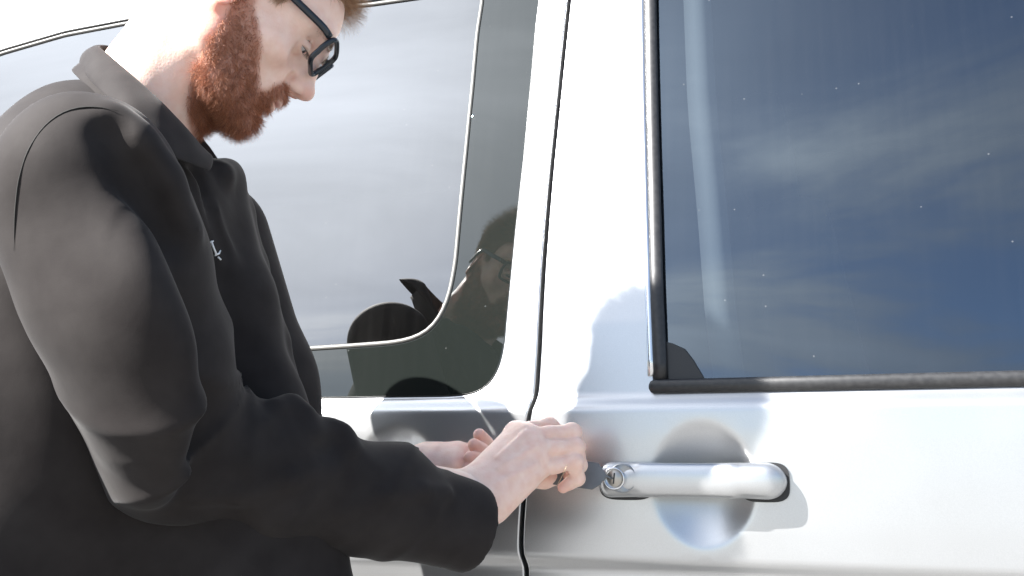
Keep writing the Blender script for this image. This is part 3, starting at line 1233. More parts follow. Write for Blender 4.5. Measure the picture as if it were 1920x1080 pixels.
def beard_poly():
    px = [(478, 2), (474, 30), (482, 60), (487, 95), (484, 130), (487, 160), (500, 176), (516, 168), (534, 160), (548, 170), (552, 190), (530, 214), (518, 206),
          (500, 216), (512, 226), (500, 262), (470, 285), (420, 285), (370, 262), (352, 215), (356, 170), (365, 130), (385, 98), (408, 66), (432, 30), (440, 2)]
    out = []
    for p in px:
        d = ray(*p)
        o_ = hl(CAM_POS)
        d_ = (d @ HR) / HS
        yy = -0.045
        # nearer the mid-line towards the mouth
        if p[0] > 492:
            yy = -0.020
        if p[0] > 515:
            yy = -0.008
        t = (yy - o_[1]) / d_[1]
        q = o_ + d_ * t
        out.append((q[0], q[2]))
    return np.array(out)


BP = beard_poly()


def soft_inside(q, poly, w):
    """1 inside, fading to 0 across w outside"""
    ins = inside(poly, q)
    a = poly
    b_ = np.roll(poly, -1, 0)
    dmin = np.full(len(q), 9.0)
    for p0, p1 in zip(a, b_):
        ab = p1 - p0
        t = np.clip(((q - p0) @ ab) / (ab @ ab), 0, 1)
        dmin = np.minimum(dmin, np.linalg.norm(q - p0 - t[:, None] * ab, axis=1))
    sd = np.where(ins, -dmin, dmin)
    return np.clip(0.5 - sd / w, 0, 1)


def lips_mask(L):
    return np.exp(-(((L[:, 0] - 0.100) / 0.008) ** 2 + (L[:, 1] / 0.017) ** 2 + ((L[:, 2] + 0.0465) / 0.0075) ** 2) ** 1.5)


def tint_fn(fi, V):
    base = np.tile(np.array([0.80, 0.575, 0.485]), (len(V), 1))
    if fi == 0:
        L = V
        red = np.array([0.62, 0.30, 0.24])
        w = np.exp(-(((L[:, 0] - 0.112) / 0.016) ** 2 + (L[:, 1] / 0.016) ** 2 + ((L[:, 2] + 0.012) / 0.012) ** 2)) * 0.7
        base = base * (1 - w[:, None]) + red * w[:, None]
        w = np.exp(-(((L[:, 0] - 0.070) / 0.02) ** 2 + ((np.abs(L[:, 1]) - 0.045) / 0.015) ** 2 + ((L[:, 2] + 0.012) / 0.014) ** 2)) * 0.35
        base = base * (1 - w[:, None]) + red * w[:, None]
        w = np.clip((np.abs(L[:, 1]) - 0.068) / 0.006, 0, 1) * np.exp(-((L[:, 0] + 0.008) / 0.022) ** 2) * 0.8
        base = base * (1 - w[:, None]) + np.array([0.66, 0.24, 0.17]) * w[:, None]
        w = lips_mask(L)[:, None] * 0.75
        base = base * (1 - w) + np.array([0.50, 0.22, 0.18]) * w
        q = L[:, [0, 2]]
        side = (L[:, 1] < 0.0)
        w = soft_inside(q, BP, 0.006) * 0.85
        w = w * (1 - np.clip(lips_mask(L) * 2, 0, 1))
        w = np.where((L[:, 0] > 0.098) & (L[:, 2] > -0.028), 0, w)[:, None]
        base = base * (1 - w * 0.8) + np.array([0.34, 0.11, 0.055]) * w * 0.8
        w = np.clip((L[:, 2] - 0.075 + 0.9 * np.minimum(L[:, 0] - 0.055, 0.0) * -1.0) / 0.008, 0, 1)
        w = (hair_mask(L) * 0.85)[:, None]
        base = base * (1 - w) + np.array([0.24, 0.13, 0.07]) * w
    else:
        rng = np.sin(V[:, 0] * 310) * np.sin(V[:, 1] * 270 + 1) * np.sin(V[:, 2] * 290 + 2)
        base = base * (1 + 0.05 * rng[:, None] * np.array([0.3, 1, 1.1]))
        for T_ in TIPS:
            d = np.linalg.norm(V - T_[None], axis=1)
            w = (np.exp(-(d / 0.011) ** 2) * 0.5)[:, None]
            base = base * (1 - w) + np.array([0.66, 0.30, 0.24]) * w
    return base


def hair_mask(L):
    x, y, z = L[:, 0], np.abs(L[:, 1]), L[:, 2]
    line = np.interp(x, [-0.12, -0.09, -0.05, -0.03, 0.0, 0.02, 0.035, 0.05, 0.075, 0.12], [-0.02, -0.02, -0.008, 0.012, 0.040, 0.022, 0.018, 0.070, 0.090, 0.10])
    return np.clip((z - line) / 0.008, 0, 1)


# ---- hands
TIPS = []


def hand(F, wrist, fore, mcps, fingers, thumb, wr=0.027, flat=0.72, nrm=None, palm_r=(0.017, 0.0125)):
    nrm = np.array(nrm, float)
    F.cone(fore, wrist, wr * 1.15, wr, 0.01, squash=(nrm, 0.8))
    wrist = np.array(wrist)
    side = np.array(mcps[-1]) - np.array(mcps[0])
    side /= np.linalg.norm(side)
    for i, m_ in enumerate(mcps):
        w0 = wrist + side * (i - 1.5) * 0.010
        F.cone(w0, m_, palm_r[0] * 1.1, palm_r[1], 0.016, squash=(nrm, 0.95))
    for a, b_ in zip(mcps[:-1], mcps[1:]):
        F.cone(a, b_, palm_r[1] * 0.95, palm_r[1] * 0.95, 0.010)
        mid = (np.array(a) + np.array(b_)) / 2
        F.cone(wrist * 0.5 + mid * 0.5, mid, 0.015, 0.011, 0.012)
    for i, (m_, fg) in enumerate(zip(mcps, fingers)):
        r0 = [0.0098, 0.0100, 0.0095, 0.0086][i]
        pts = [np.array(m_)] + [np.array(p) for p in fg]
        G = Field(np.min(pts, 0) - 0.03, np.max(pts, 0) + 0.03, F.h)
        rr = [r0 * 1.08, r0 * 0.97, r0 * 0.86, r0 * 0.76]
        for j in range(3):
            a, b_ = pts[j], pts[j + 1]
            G.cone(a, a * 0.5 + b_ * 0.5, rr[j] * 1.02, rr[j] * 0.93, 0.004)
            G.cone(a * 0.5 + b_ * 0.5, b_, rr[j] * 0.93, rr[j + 1], 0.004)
        for j in (1, 2):
            G.ell(pts[j], (rr[j] * 1.07,) * 3, 0.004)
        merge(F, G, 0.0035 if i else 0.0035)
        TIPS.append(pts[-1])
    pts = [np.array(p) for p in thumb]
    rr = [0.017, 0.0125, 0.0112, 0.009]
    G = Field(np.min(pts, 0) - 0.035, np.max(pts, 0) + 0.035, F.h)
    G.chain(pts, rr[:len(pts)], 0.006)
    merge(F, G, 0.006)
    TIPS.append(pts[-1])


def merge(F, G, k):
    """smooth union of the small field G into F"""
    sl = F._sub(G.lo + G.h, G.lo + G.h * (G.n - 2))
    if any(s_.start >= s_.stop for s_ in sl):
        return
    x = F.ax[0][sl[0]]
    y = F.ax[1][sl[1]]
    z = F.ax[2][sl[2]]
    X, Y, Z = np.meshgrid(x, y, z, indexing='ij')
    d = G.sample(np.stack([X.ravel(), Y.ravel(), Z.ravel()], 1)).reshape(X.shape).astype(np.float32)
    F.v[sl] = smin(F.v[sl], d, k)


HY = 0.010
WR = P(893, 932, -0.165)
EL = P(335, 880, -0.400)
hn = np.array([0.15, -0.75, 0.55])      # back of the near hand looks this way
mc = [P(968, 812, -0.092 + HY), P(990, 820, -0.110 + HY), P(1003, 845, -0.120 + HY), P(1004, 880, -0.122 + HY)]
fg = [
    [P(1030, 800, -0.082 + HY), P(1062, 822, -0.062 + HY), P(1072, 850, -0.050 + HY)],
    [P(1073, 811, -0.092 + HY), P(1082, 838, -0.070 + HY), P(1078, 868, -0.055 + HY)],
    [P(1079, 838, -0.098 + HY), P(1086, 872, -0.082 + HY), P(1068, 893, -0.070 + HY)],
    [P(1078, 866, -0.103 + HY), P(1083, 897, -0.092 + HY), P(1056, 914, -0.092 + HY)],
]
th = [P(925, 880, -0.120 + HY), P(975, 895, -0.090 + HY), P(1020, 897, -0.072 + HY), P(1052, 893, -0.060 + HY)]
pts_all = np.array([WR] + mc + [p for f_ in fg for p in f_] + th)
FR = Field(np.minimum(pts_all.min(0), WR) - 0.045, pts_all.max(0) + 0.03, 0.0012)
hand(FR, WR, WR + (EL - WR) * 0.22, mc, fg, th, 0.028, 0.72, hn)
# thenar / hypothenar pads and tendons
FR.cone(P(925, 950, -0.155), P(985, 898, -0.128), 0.017, 0.013, 0.012)
for a_, b_ in (((935, 860, -0.148), (985, 812, -0.118)), ((935, 880, -0.155), (1002, 838, -0.128)), ((938, 905, -0.160), (1004, 872, -0.136))):
    pa, pb_ = FR.march(a_[0], a_[1]), FR.march(b_[0], b_[1])
    if pa is not None and pb_ is not None:
        FR.cone(pa + ray(*a_[:2]) * 0.0022, pb_ + ray(*b_[:2]) * 0.0022, 0.0022, 0.0026, 0.005)

# far (left) hand behind it
WL = P(800, 868, -0.085)
ELL = P(560, 900, -0.190)
mcl = [P(858, 848, -0.065), P(858, 857, -0.075), P(854, 866, -0.085), P(848, 874, -0.095)]
fgl = [
    [P(893, 832, -0.060), P(905, 820, -0.062), P(908, 812, -0.066)],
    [P(889, 842, -0.075), P(899, 829, -0.080), P(902, 818, -0.086)],
    [P(886, 852, -0.085), P(895, 842, -0.092), P(899, 836, -0.098)],
    [P(878, 866, -0.095), P(888, 861, -0.100), P(893, 857, -0.104)],
]
fgl = [
    [P(892, 846, -0.045), P(910, 832, -0.052), P(899, 815, -0.066)],
    [P(886, 854, -0.062), P(904, 848, -0.070), P(889, 834, -0.082)],
    [P(882, 864, -0.075), P(898, 866, -0.084), P(882, 857, -0.094)],
    [P(874, 878, -0.085), P(890, 880, -0.090), P(880, 878, -0.096)],
]
thl = [P(850, 880, -0.075), P(890, 890, -0.062), P(930, 888, -0.052), P(965, 880, -0.045)]
pts_all = np.array([WL] + mcl + [p for f_ in fgl for p in f_] + thl)
FL = Field(pts_all.min(0) - 0.05, pts_all.max(0) + 0.03, 0.0013)
hand(FL, WL, WL + (ELL - WL) * 0.35, mcl, fgl, thl, 0.024, 0.8, (0.2, -0.4, 0.9), (0.014, 0.010))


# ---- jacket
NC = P(292, 172, -0.375)                     # centre of the collar
TY = math.radians(32)
fwd = np.array([math.cos(TY), math.sin(TY), 0])
rgt = np.array([math.sin(TY), -math.cos(TY), 0])
UPZ = np.array([0, 0, 1.0])
SR = P(172, 350, -0.545)
SL = NC - rgt * 0.175 + fwd * 0.045 + UPZ * -0.115


def T(a, b_, c):
    """torso point: forward, right, up from the collar centre"""
    return NC + fwd * a + rgt * b_ + UPZ * c


FT = Field(T(0, 0, 0) - np.array([0.36, 0.36, 0.72]), T(0, 0, 0) + np.array([0.34, 0.34, 0.10]), 0.0045)
SQ = (fwd, 0.68)
FT.cone(T(-0.050, 0, -0.070), T(-0.05, 0, -0.13), 0.072, 0.10, 0.03)
FT.cone(T(-0.045, 0, -0.125), SR + np.array([-0.012, 0.02, -0.01]), 0.078, 0.060, 0.05)
FT.cone(T(-0.045, 0, -0.125), SL, 0.078, 0.060, 0.05)
FT.cone(T(-0.065, 0.0, -0.20), T(-0.060, -0.035, -0.36), 0.165, 0.165, 0.05, squash=SQ)
FT.cone(T(-0.060, -0.035, -0.36), T(-0.085, -0.05, -0.66), 0.165, 0.180, 0.05, squash=SQ)
FT.cone(T(0.015, -0.01, -0.135), T(0.020, -0.03, -0.42), 0.062, 0.10, 0.05)
FT.cone(T(-0.095, 0.0, -0.15), T(-0.12, 0.02, -0.30), 0.075, 0.095, 0.06)


def folds_torso(x, y, z):
    a = (x - NC[0]) * fwd[0] + (y - NC[1]) * fwd[1]
    b_ = (x - NC[0]) * rgt[0] + (y - NC[1]) * rgt[1]
    c = z - NC[2]
    d = 0.0035 * np.sin(26 * b_ + 9 * c + 2.2 * np.sin(9 * a + 7 * c)) * np.clip((-c - 0.2) / 0.15, 0, 1)
    d += 0.0022 * np.sin(50 * a + 16 * c + 1.5 * np.sin(13 * b_))
    # hanging pleats below the arm
    d += 0.006 * np.sin(34 * (a + 0.6 * b_) + 5 * c) * np.clip((-c - 0.28) / 0.2, 0, 1)
    return d


def ridge(F, px, r, lift=0.3, k=0.02):
    pts = [F.march(*p) for p in px]
    pts = [p for p in pts if p is not None]
    if len(pts) < 2:
        return
    pts = [p + ray(*q) * r * (1 - lift) for p, q in zip(pts, px)]
    n_ = len(pts)
    rr = [r * (0.45 + 0.55 * math.sin(math.pi * (i + 0.5) / n_)) for i in range(n_)]
    F.chain(pts, rr, k)


def crease(F, px, r, k=0.012):
    pts = [F.march(*p) for p in px]
    pts = [p for p in pts if p is not None]
    for a, b_ in zip(pts[:-1], pts[1:]):
        F.cone(a, b_, r, r, k, sub=True)


FT.displace(folds_torso)
# front edges of the open jacket: near placket standing over the dark shirt, far panel behind
ridge(FT, [(345, 335), (385, 400), (410, 470), (436, 560), (465, 650), (500, 740)], 0.013, 0.35, 0.010)
crease(FT, [(372, 330), (410, 400), (432, 470), (456, 560), (486, 650), (520, 740)], 0.010, 0.008)
FT.cone(P(412, 330, -0.345), P(427, 325, -0.285), 0.016, 0.016, 0.012)
FT.chain([P(428, 328, -0.262), P(448, 400, -0.262), P(472, 500, -0.262), P(512, 640, -0.262), P(548, 790, -0.262), P(590, 960, -0.262), P(625, 1150, -0.27)], [0.014, 0.015, 0.016, 0.016, 0.018, 0.02, 0.02], 0.012)
FT.cone(P(440, 960, -0.36), P(440, 1250, -0.36), 0.06, 0.06, 0.03)
FT.chain([P(410, 375, -0.300), P(440, 560, -0.310), P(488, 760, -0.310), P(545, 960, -0.31), P(580, 1200, -0.31)], [0.028, 0.036, 0.038, 0.045, 0.05], 0.03)

# near sleeve
ELs = P(328, 838, -0.425)
CU = P(866, 982, -0.185)
UA = SR * 0.5 + ELs * 0.5
FS = Field(np.min([SR, ELs, CU], 0) - 0.13, np.max([SR, ELs, CU], 0) + 0.12, 0.0031)
up1 = SR + (ELs - SR) * 0.30
up2 = SR + (ELs - SR) * 0.68
fo1 = ELs + (CU - ELs) * 0.30
fo2 = ELs + (CU - ELs) * 0.68
FS.chain([SR, up1, up2, ELs], [0.064, 0.070, 0.068, 0.062], 0.03)
FS.chain([ELs, fo1, fo2, CU], [0.062, 0.057, 0.050, 0.048], 0.03)
FS.cone(SR, T(-0.04, 0.10, -0.105), 0.062, 0.050, 0.04)
# the sleeve folds over a long soft edge along its outer side
nf = np.array([-0.09, -1.0, -0.10])
nf /= np.linalg.norm(nf)
fd = np.array([-1.0, 0.09, 0.0])
slab = []
for py_, px_, hw_, yr_ in ((280, 120, 0.036, -0.598), (390, 122, 0.044, -0.606), (510, 208, 0.056, -0.602), (640, 290, 0.060, -0.590), (770, 294, 0.050, -0.560), (880, 292, 0.036, -0.520)):
    slab.append((P(px_, py_, yr_) + fd * hw_ - nf * hw_ * 0.5, hw_))
for (c0, r0), (c1, r1) in zip(slab[:-1], slab[1:]):
    FS.cone(c0, c1, r0, r1, 0.022, squash=(nf, 0.5))
_ua = (ELs - SR) / np.linalg.norm(ELs - SR)
_fa = (CU - ELs) / np.linalg.norm(CU - ELs)


KR = P(500, 725, -0.43)


def folds_sleeve(x, y, z):
    p = np.stack([x, y, z], 1)
    s1 = (p - SR) @ _ua
    s2 = (p - ELs) @ _fa
    near_el = np.exp(-(((p - ELs) ** 2).sum(1)) / 0.13 ** 2)
    crook = np.exp(-(((p - (ELs + _fa * 0.05 - _ua * 0.07)) ** 2).sum(1)) / 0.10 ** 2)
    d = 0.0030 * np.sin(62 * (s1 - 0.55 * s2) + 1.5 * np.sin(15 * y)) * crook
    # sharp pleats radiating from the inside of the elbow
    v = p - KR
    a1, a2 = v @ _ua, v @ _fa
    rr_ = np.sqrt((v ** 2).sum(1))
    ang = np.arctan2(a1, a2) + 0.25 * np.sin(28 * y) + 0.9 * rr_
    d += 0.0105 * np.exp(-(rr_ / 0.15) ** 2) * np.clip((rr_ - 0.015) / 0.06, 0, 1) * ((1 - np.abs(np.sin(3.6 * ang + 0.6))) ** 1.7 - 0.25)
    ang2 = 1 - np.abs(np.sin(42 * s2 - 26 * (p @ UPZ) + 1.2 * np.sin(17 * x)))
    d += 0.0040 * ang2 ** 2 * np.clip((s2 - 0.06) / 0.06, 0, 1) * np.clip((0.30 - s2) / 0.05, 0, 1)
    d += 0.0015 * np.sin(60 * s2 + 30 * y + 2 * np.sin(20 * z)) * np.clip(s2 / 0.1, 0, 1)
    d += 0.0022 * np.sin(38 * s1 + 25 * x) * (1 - near_el)
    return d


FS.displace(folds_sleeve)


ridge(FS, [(495, 800), (520, 770), (545, 762), (572, 785), (585, 815)], 0.010, 0.5, 0.012)
ridge(FS, [(590, 815), (615, 806), (640, 815), (655, 840)], 0.009, 0.5, 0.012)
ridge(FS, [(215, 225), (250, 270), (300, 340), (350, 430)], 0.014, 0.45)
ridge(FS, [(360, 930), (450, 925), (540, 900), (610, 880)], 0.007, 0.4, 0.012)
ridge(FS, [(640, 960), (720, 930), (790, 920), (840, 925)], 0.006, 0.4, 0.010)
crease(FS, [(210, 250), (260, 340), (320, 450)], 0.008, 0.02)
# open cuff
FS.cone(CU - _fa * 0.01, CU + _fa * 0.12, 0.037, 0.037, 0.003, sub=True)
cut_n = _fa


def plane_cut(F, p0, n_, k=0.003):
    x, y, z = F._xyz((slice(None),) * 3)
    d = (x - p0[0]) * n_[0] + (y - p0[1]) * n_[1] + (z - p0[2]) * n_[2]
    F.v = smax(F.v, d.astype(np.float32), k)


plane_cut(FS, CU + _fa * 0.016, _fa)

# far sleeve
CUL = P(772, 893, -0.100)
EL2 = P(520, 930, -0.215)
FA = Field(np.min([SL, EL2, CUL], 0) - 0.11, np.max([SL, EL2, CUL], 0) + 0.1, 0.006)
FA.chain([SL, SL * 0.4 + EL2 * 0.6, EL2], [0.070, 0.072, 0.062], 0.03)
FA.chain([EL2, CUL], [0.056, 0.038], 0.03)
_fl = (CUL - EL2) / np.linalg.norm(CUL - EL2)
FA.cone(CUL - _fl * 0.02, CUL + _fl * 0.1, 0.030, 0.030, 0.004, sub=True)
plane_cut(FA, CUL + _fl * 0.01, _fl)

jacket, JV, JQ = field_obj('jacket', [FT], M['cloth'], person, 3)
slv, _, _ = field_obj('sleeve', [FS], M['cloth'], jacket, 6)
slv['label'] = 'near sleeve, sunlit along its back edge'
slf, _, _ = field_obj('sleeve', [FA], M['cloth'], jacket, 3)


# ---- seams: armhole, cuff hem
def seam_line(F_, px_, name_, par, r_=0.0007, lift=0.0):
    pts = [F_.march(*q) for q in px_]
    pts = [p + ray(*q) * (-0.0008 - lift) for p, q in zip(pts, px_) if p is not None]
    if len(pts) > 2:
        pts = smooth_open(resample(pts, 0.006), 2)
        k_ = np.linspace(0, 1, len(pts))
        tube(name_, pts, list(r_ * np.clip(np.minimum(k_, 1 - k_) * 6, 0.15, 1)), M['seam'], par, 6)


M['seam'] = mat('seam_fold', (0.011, 0.010, 0.009), 0.9)
seam_line(FS, [(26, 470), (28, 400), (34, 340), (50, 285), (78, 240), (112, 212), (150, 200), (190, 200), (222, 208)], 'seam', slv)
hem = []
for k in range(30):
    a_ = 2 * math.pi * k / 30
    e1 = np.cross(_fa, UPZ)
    e1 /= np.linalg.norm(e1)
    e2 = np.cross(e1, _fa)
    dvec = e1 * math.cos(a_) + e2 * math.sin(a_)
    base_ = CU - _fa * 0.016
    tt = np.linspace(0.02, 0.09, 140)
    sv = FS.sample(base_ + dvec * tt[:, None])
    j_ = np.nonzero(sv < 0)[0]
    hem.append(base_ + dvec * (tt[j_[-1]] if len(j_) else 0.05))
hem = smooth_closed(np.array(hem), 1)
tube('seam', list(hem), 0.0009, M['seam'], slv, 6, True)

# ---- white embroidery on the chest
def stitch(px_, w_):
    pts = [FT.march(*q) for q in px_]
    pts = [p - ray(*q) * 0.0012 for p, q in zip(pts, px_) if p is not None]
    if len(pts) > 1:
        tube('embroidery', pts, w_, M['thread'], jacket, 6)


stitch([(396, 452), (401, 466), (406, 478)], 0.0011)
stitch([(393, 455), (400, 452)], 0.0007)
stitch([(403, 479), (411, 475), (413, 470)], 0.0009)
stitch([(409, 482), (414, 487)], 0.0009)


# ---- collar
def collar():
    top = [(412, 296, -0.27), (375, 248, -0.272), (300, 150, -0.300), (235, 97, -0.335), (192, 86, -0.39), (215, 108, -0.435), (285, 172, -0.455), (340, 228, -0.435), (388, 288, -0.385)]
    out = [(421, 322, -0.283), (402, 300, -0.268), (320, 195, -0.268), (215, 125, -0.305), (150, 113, -0.38), (166, 150, -0.455), (238, 215, -0.505), (312, 285, -0.488), (396, 322, -0.42)]

    def spline(c):
        c = [P(*q) for q in c]
        c = [c[0] * 2 - c[1]] + c + [c[-1] * 2 - c[-2]]
        r = []
        for i in range(1, len(c) - 2):
            for k in range(8):
                t = k / 8
                r.append(0.5 * (2 * c[i] + (c[i + 1] - c[i - 1]) * t + (2 * c[i - 1] - 5 * c[i] + 4 * c[i + 1] - c[i + 2]) * t * t + (3 * c[i] - c[i - 1] - 3 * c[i + 1] + c[i + 2]) * t ** 3))
        r.append(c[-2])
        return np.array(r)
    A, B = spline(top), spline(out)
    cen = A.mean(0)
    ax = hw((0, 0, 0)) - NC
    ax /= np.linalg.norm(ax)
    V, Fc = [], []
    N_ = len(A)
    for i in range(N_):
        o_ = A[i] - cen
        o_ -= ax * (o_ @ ax)
        o_ /= np.linalg.norm(o_)
        n_ = np.cross(A[min(i + 1, N_ - 1)] - A[max(i - 1, 0)], B[i] - A[i])
        n_ /= np.linalg.norm(n_)
        if n_ @ o_ < 0:
            n_ = -n_
        w_ = 0.0015 * math.sin(i * 0.9) + 0.001 * math.sin(i * 0.37 + 1)
        rows_ = [A[i] - ax * 0.040 + o_ * 0.002, A[i] - ax * 0.015 - o_ * 0.001, A[i], A[i] + (B[i] - A[i]) * 0.10 + n_ * 0.003,
                 A[i] + (B[i] - A[i]) * 0.35 + n_ * (0.006 + w_), A[i] + (B[i] - A[i]) * 0.7 + n_ * (0.005 - w_), B[i]]
        V += rows_
    rows = 7
    for i in range(N_ - 1):
        for k in range(rows - 1):
            Fc.append((i * rows + k, i * rows + k + 1, (i + 1) * rows + k + 1, (i + 1) * rows + k))
    o = mesh_obj('collar', V, Fc, M['cloth'], jacket)
    m_ = o.modifiers.new('thick', 'SOLIDIFY')
    m_.thickness = 0.0025
    m_ = o.modifiers.new('sub', 'SUBSURF')
    m_.levels = m_.render_levels = 2
    # top-stitching near the outer edge
    st = [B[i] * 0.90 + A[i] * 0.10 + 0.0045 * (B[i] - cen) / np.linalg.norm(B[i] - cen) for i in range(N_)]
    return o


collar()

# ---- body: head, neck, hands, and a plain trunk and legs under the clothes
V0, Q0 = FH_.mesh()
FB = Field((-1.15, -0.85, 0.05), (-0.3, 0.15, 1.42), 0.012)
HIP = T(-0.10, 0, -0.62)
FB.cone(T(-0.055, 0, -0.12), HIP, 0.07, 0.10, 0.02)
for s in (-1, 1):
    FB.chain([HIP + rgt * s * 0.09, HIP * [1, 1, 0] + rgt * s * 0.13 + fwd * 0.03 + UPZ * 0.42, HIP * [1, 1, 0] + rgt * s * 0.15 - fwd * 0.02 + UPZ * 0.10], [0.075, 0.052, 0.038], 0.02)
FB.chain([SR, EL], [0.045, 0.036], 0.02)
FB.chain([EL, WR], [0.04, 0.026], 0.02)
FB.chain([SL, EL2], [0.05, 0.038], 0.02)
FB.chain([EL2, WL], [0.036, 0.023], 0.02)


class Pre:
    """a field already turned into a mesh, placed in the world"""
    def __init__(self, V, Q):
        self.V, self.Q = V, Q

    def mesh(self):
        return self.V, self.Q


V0 = smooth_mesh(V0, Q0, 1)
HEAD_L = V0.copy()


def body_tint(fi, V):
    return tint_fn(0, hl(V)) if fi == 0 else tint_fn(1, V)


body, BV_, BQ_ = field_obj('body', [Pre(hw(V0), Q0), FR, FL, FB], M['skin'], person, 1, body_tint)

# ---- trousers and shoes
FP = Field((-1.2, -0.95, 0.03), (-0.35, 0.2, 1.0), 0.009)
FP.cone(HIP + UPZ * 0.05, HIP, 0.16, 0.165, 0.03, squash=(fwd, 0.75))
feet = []
for s in (-1, 1):
    kn = HIP * [1, 1, 0] + rgt * s * 0.13 + fwd * 0.03 + UPZ * 0.42
    an = HIP * [1, 1, 0] + rgt * s * 0.15 - fwd * 0.02 + UPZ * 0.10
    feet.append(an)
    FP.chain([HIP + rgt * s * 0.085, kn, an - UPZ * 0.03], [0.105, 0.078, 0.066], 0.03)
FP.displace(lambda x, y, z: 0.004 * np.sin(60 * z + 3 * np.sin(20 * x)))
field_obj('trousers', [FP], M['trouser'], person, 2)
for an in feet:
    FG = Field(an - 0.2 - UPZ * 0.0, an + 0.26, 0.006)
    c0 = an * [1, 1, 0] + UPZ * 0.045
    FG.cone(c0 - fwd * 0.05, c0 + fwd * 0.15, 0.045, 0.040, 0.01)
    FG.cone(c0 - fwd * 0.03, an, 0.045, 0.045, 0.02)
    plane_cut(FG, np.array([0, 0, 0.0]), np.array([0, 0, -1.0]))
    field_obj('shoe', [FG], M['shoe'], person, 1)

# ---- eyes
for s in (-1, 1):
    bm = bmesh.new()
    bmesh.ops.create_uvsphere(bm, u_segments=24, v_segments=16, radius=0.0122 * HS)
    me = bpy.data.meshes.new('eye')
    bm.to_mesh(me)
    bm.free()
    me.shade_smooth()
    e = link('eye', me, M['eye'], person)
    e.location = hw((0.0735, s * 0.0325, 0.018))
    bm = bmesh.new()
    bmesh.ops.create_uvsphere(bm, u_segments=20, v_segments=12, radius=0.0058 * HS)
    me = bpy.data.meshes.new('iris')
    bm.to_mesh(me)
    bm.free()
    me.shade_smooth()
    i_ = link('iris', me, M['plastic'], e)
    i_.location = (hw((0.0798, s * 0.0335, 0.0150)) - hw((0.0735, s * 0.0325, 0.018)))


# ---- glasses
def glasses():
    root = bpy.data.objects.new('glasses', None)
    COL.objects.link(root)
    root.parent = person
    root['label'] = 'black rectangular spectacles low on the nose'
    for s in (-1, 1):
        cx, cy, cz = 0.1050, 0.037 * s, 0.0235
        lp = []
        for k in range(48):
            a = 2 * math.pi * k / 48
            ca, sa = math.cos(a), math.sin(a)
            yy = math.copysign(abs(ca) ** 0.38, ca) * 0.0265
            zz = math.copysign(abs(sa) ** 0.5, sa) * 0.0195
            if zz < 0:
                yy *= 0.93
            # wrap and pantoscopic tilt
            X = cx - 0.16 * (yy * s) - 3.0 * max(0, yy * s) ** 2 + zz * 0.14
            lp.append(hw((X, cy + yy, cz + zz)))
        up = hw((1, 0, 0)) - hw((0, 0, 0))
        r_ = tube('rim', lp, 0.0024, M['frames'], root, 8, True, (1, 1.2), tuple(up))
        c = np.mean(lp, 0)
        V = [c] + lp
        mesh_obj('lens', V, [(0, 1 + k, 1 + (k + 1) % 48) for k in range(48)], M['lens'], r_)
        hing = hw((0.0945, s * 0.0675, 0.0380))
        pts = [hw((0.0970, s * 0.0635, 0.0375)), hing, hw((0.087, s * 0.0705, 0.0385)), hw((0.05, s * 0.076, 0.037)), hw((0.0, s * 0.078, 0.037)), hw((-0.015, s * 0.078, 0.026)),
               hw((-0.035, s * 0.076, -0.002))]
        pts = smooth_open(resample(pts, 0.006), 2)
        tube('temple_arm', pts, [0.0031] * len(pts), M['frames'], root, 10, False, (0.7, 1.25), tuple(hw((0, 0, 1)) - hw((0, 0, 0))))
        tube('nose_pad', [hw((0.1015, s * 0.012, 0.018)), hw((0.099, s * 0.0115, 0.010))], 0.0022, M['lens'], root, 8)
    pts = [hw((0.1070, y, 0.0305 + 0.003 * math.cos(y * 90))) for y in np.linspace(-0.0115, 0.0115, 9)]
    tube('bridge', pts, 0.0020, M['frames'], root, 8)


glasses()


# ---- hair, beard, brows as strands
def strands(name, roots, dirs, lens, material, parent, r0=0.00011, K=5, droop=None, jitter=0.25):
    n_ = len(roots)
    cv = bpy.data.hair_curves.new(name)
    cv.add_curves([K] * n_)
    pos = np.zeros((n_, K, 3))
    d = dirs / np.linalg.norm(dirs, axis=1)[:, None]
    p = roots.copy()
    curl = RNG.normal(size=(n_, 3)) * jitter
    for k in range(K):
        pos[:, k] = p
        step = (lens / (K - 1))[:, None]
        d = d + curl * 0.4 + (droop if droop is not None else 0)
        d /= np.linalg.norm(d, axis=1)[:, None]
        p = p + d * step
    cv.attributes['position'].data.foreach_set('vector', pos.astype(np.float32).ravel())
    ra = cv.attributes.get('radius') or cv.attributes.new('radius', 'FLOAT', 'POINT')
    rad = np.tile(r0 * np.linspace(1, 0.35, K), (n_, 1)) * RNG.uniform(0.8, 1.25, (n_, 1))
    ra.data.foreach_set('value', rad.astype(np.float32).ravel())
    cv.materials.append(material)
    o = bpy.data.objects.new(name, cv)
    COL.objects.link(o)
    if parent:
        o.parent = parent
    return o


def sample_surface(V, Q, w, n_):
    tris = np.vstack([Q[:, [0, 1, 2]], Q[:, [0, 2, 3]]])
    a, b_, c = V[tris[:, 0]], V[tris[:, 1]], V[tris[:, 2]]
    nr = np.cross(b_ - a, c - a)
    ar = np.linalg.norm(nr, axis=1)
    wt = ar * w[tris].mean(1)
    idx = RNG.choice(len(tris), n_, p=wt / wt.sum())
    u, v = RNG.random(n_), RNG.random(n_)
    m_ = u + v > 1
    u[m_], v[m_] = 1 - u[m_], 1 - v[m_]
    p = a[idx] + u[:, None] * (b_ - a)[idx] + v[:, None] * (c - a)[idx]
    nn2 = nr[idx] / ar[idx][:, None]
    return p, nn2


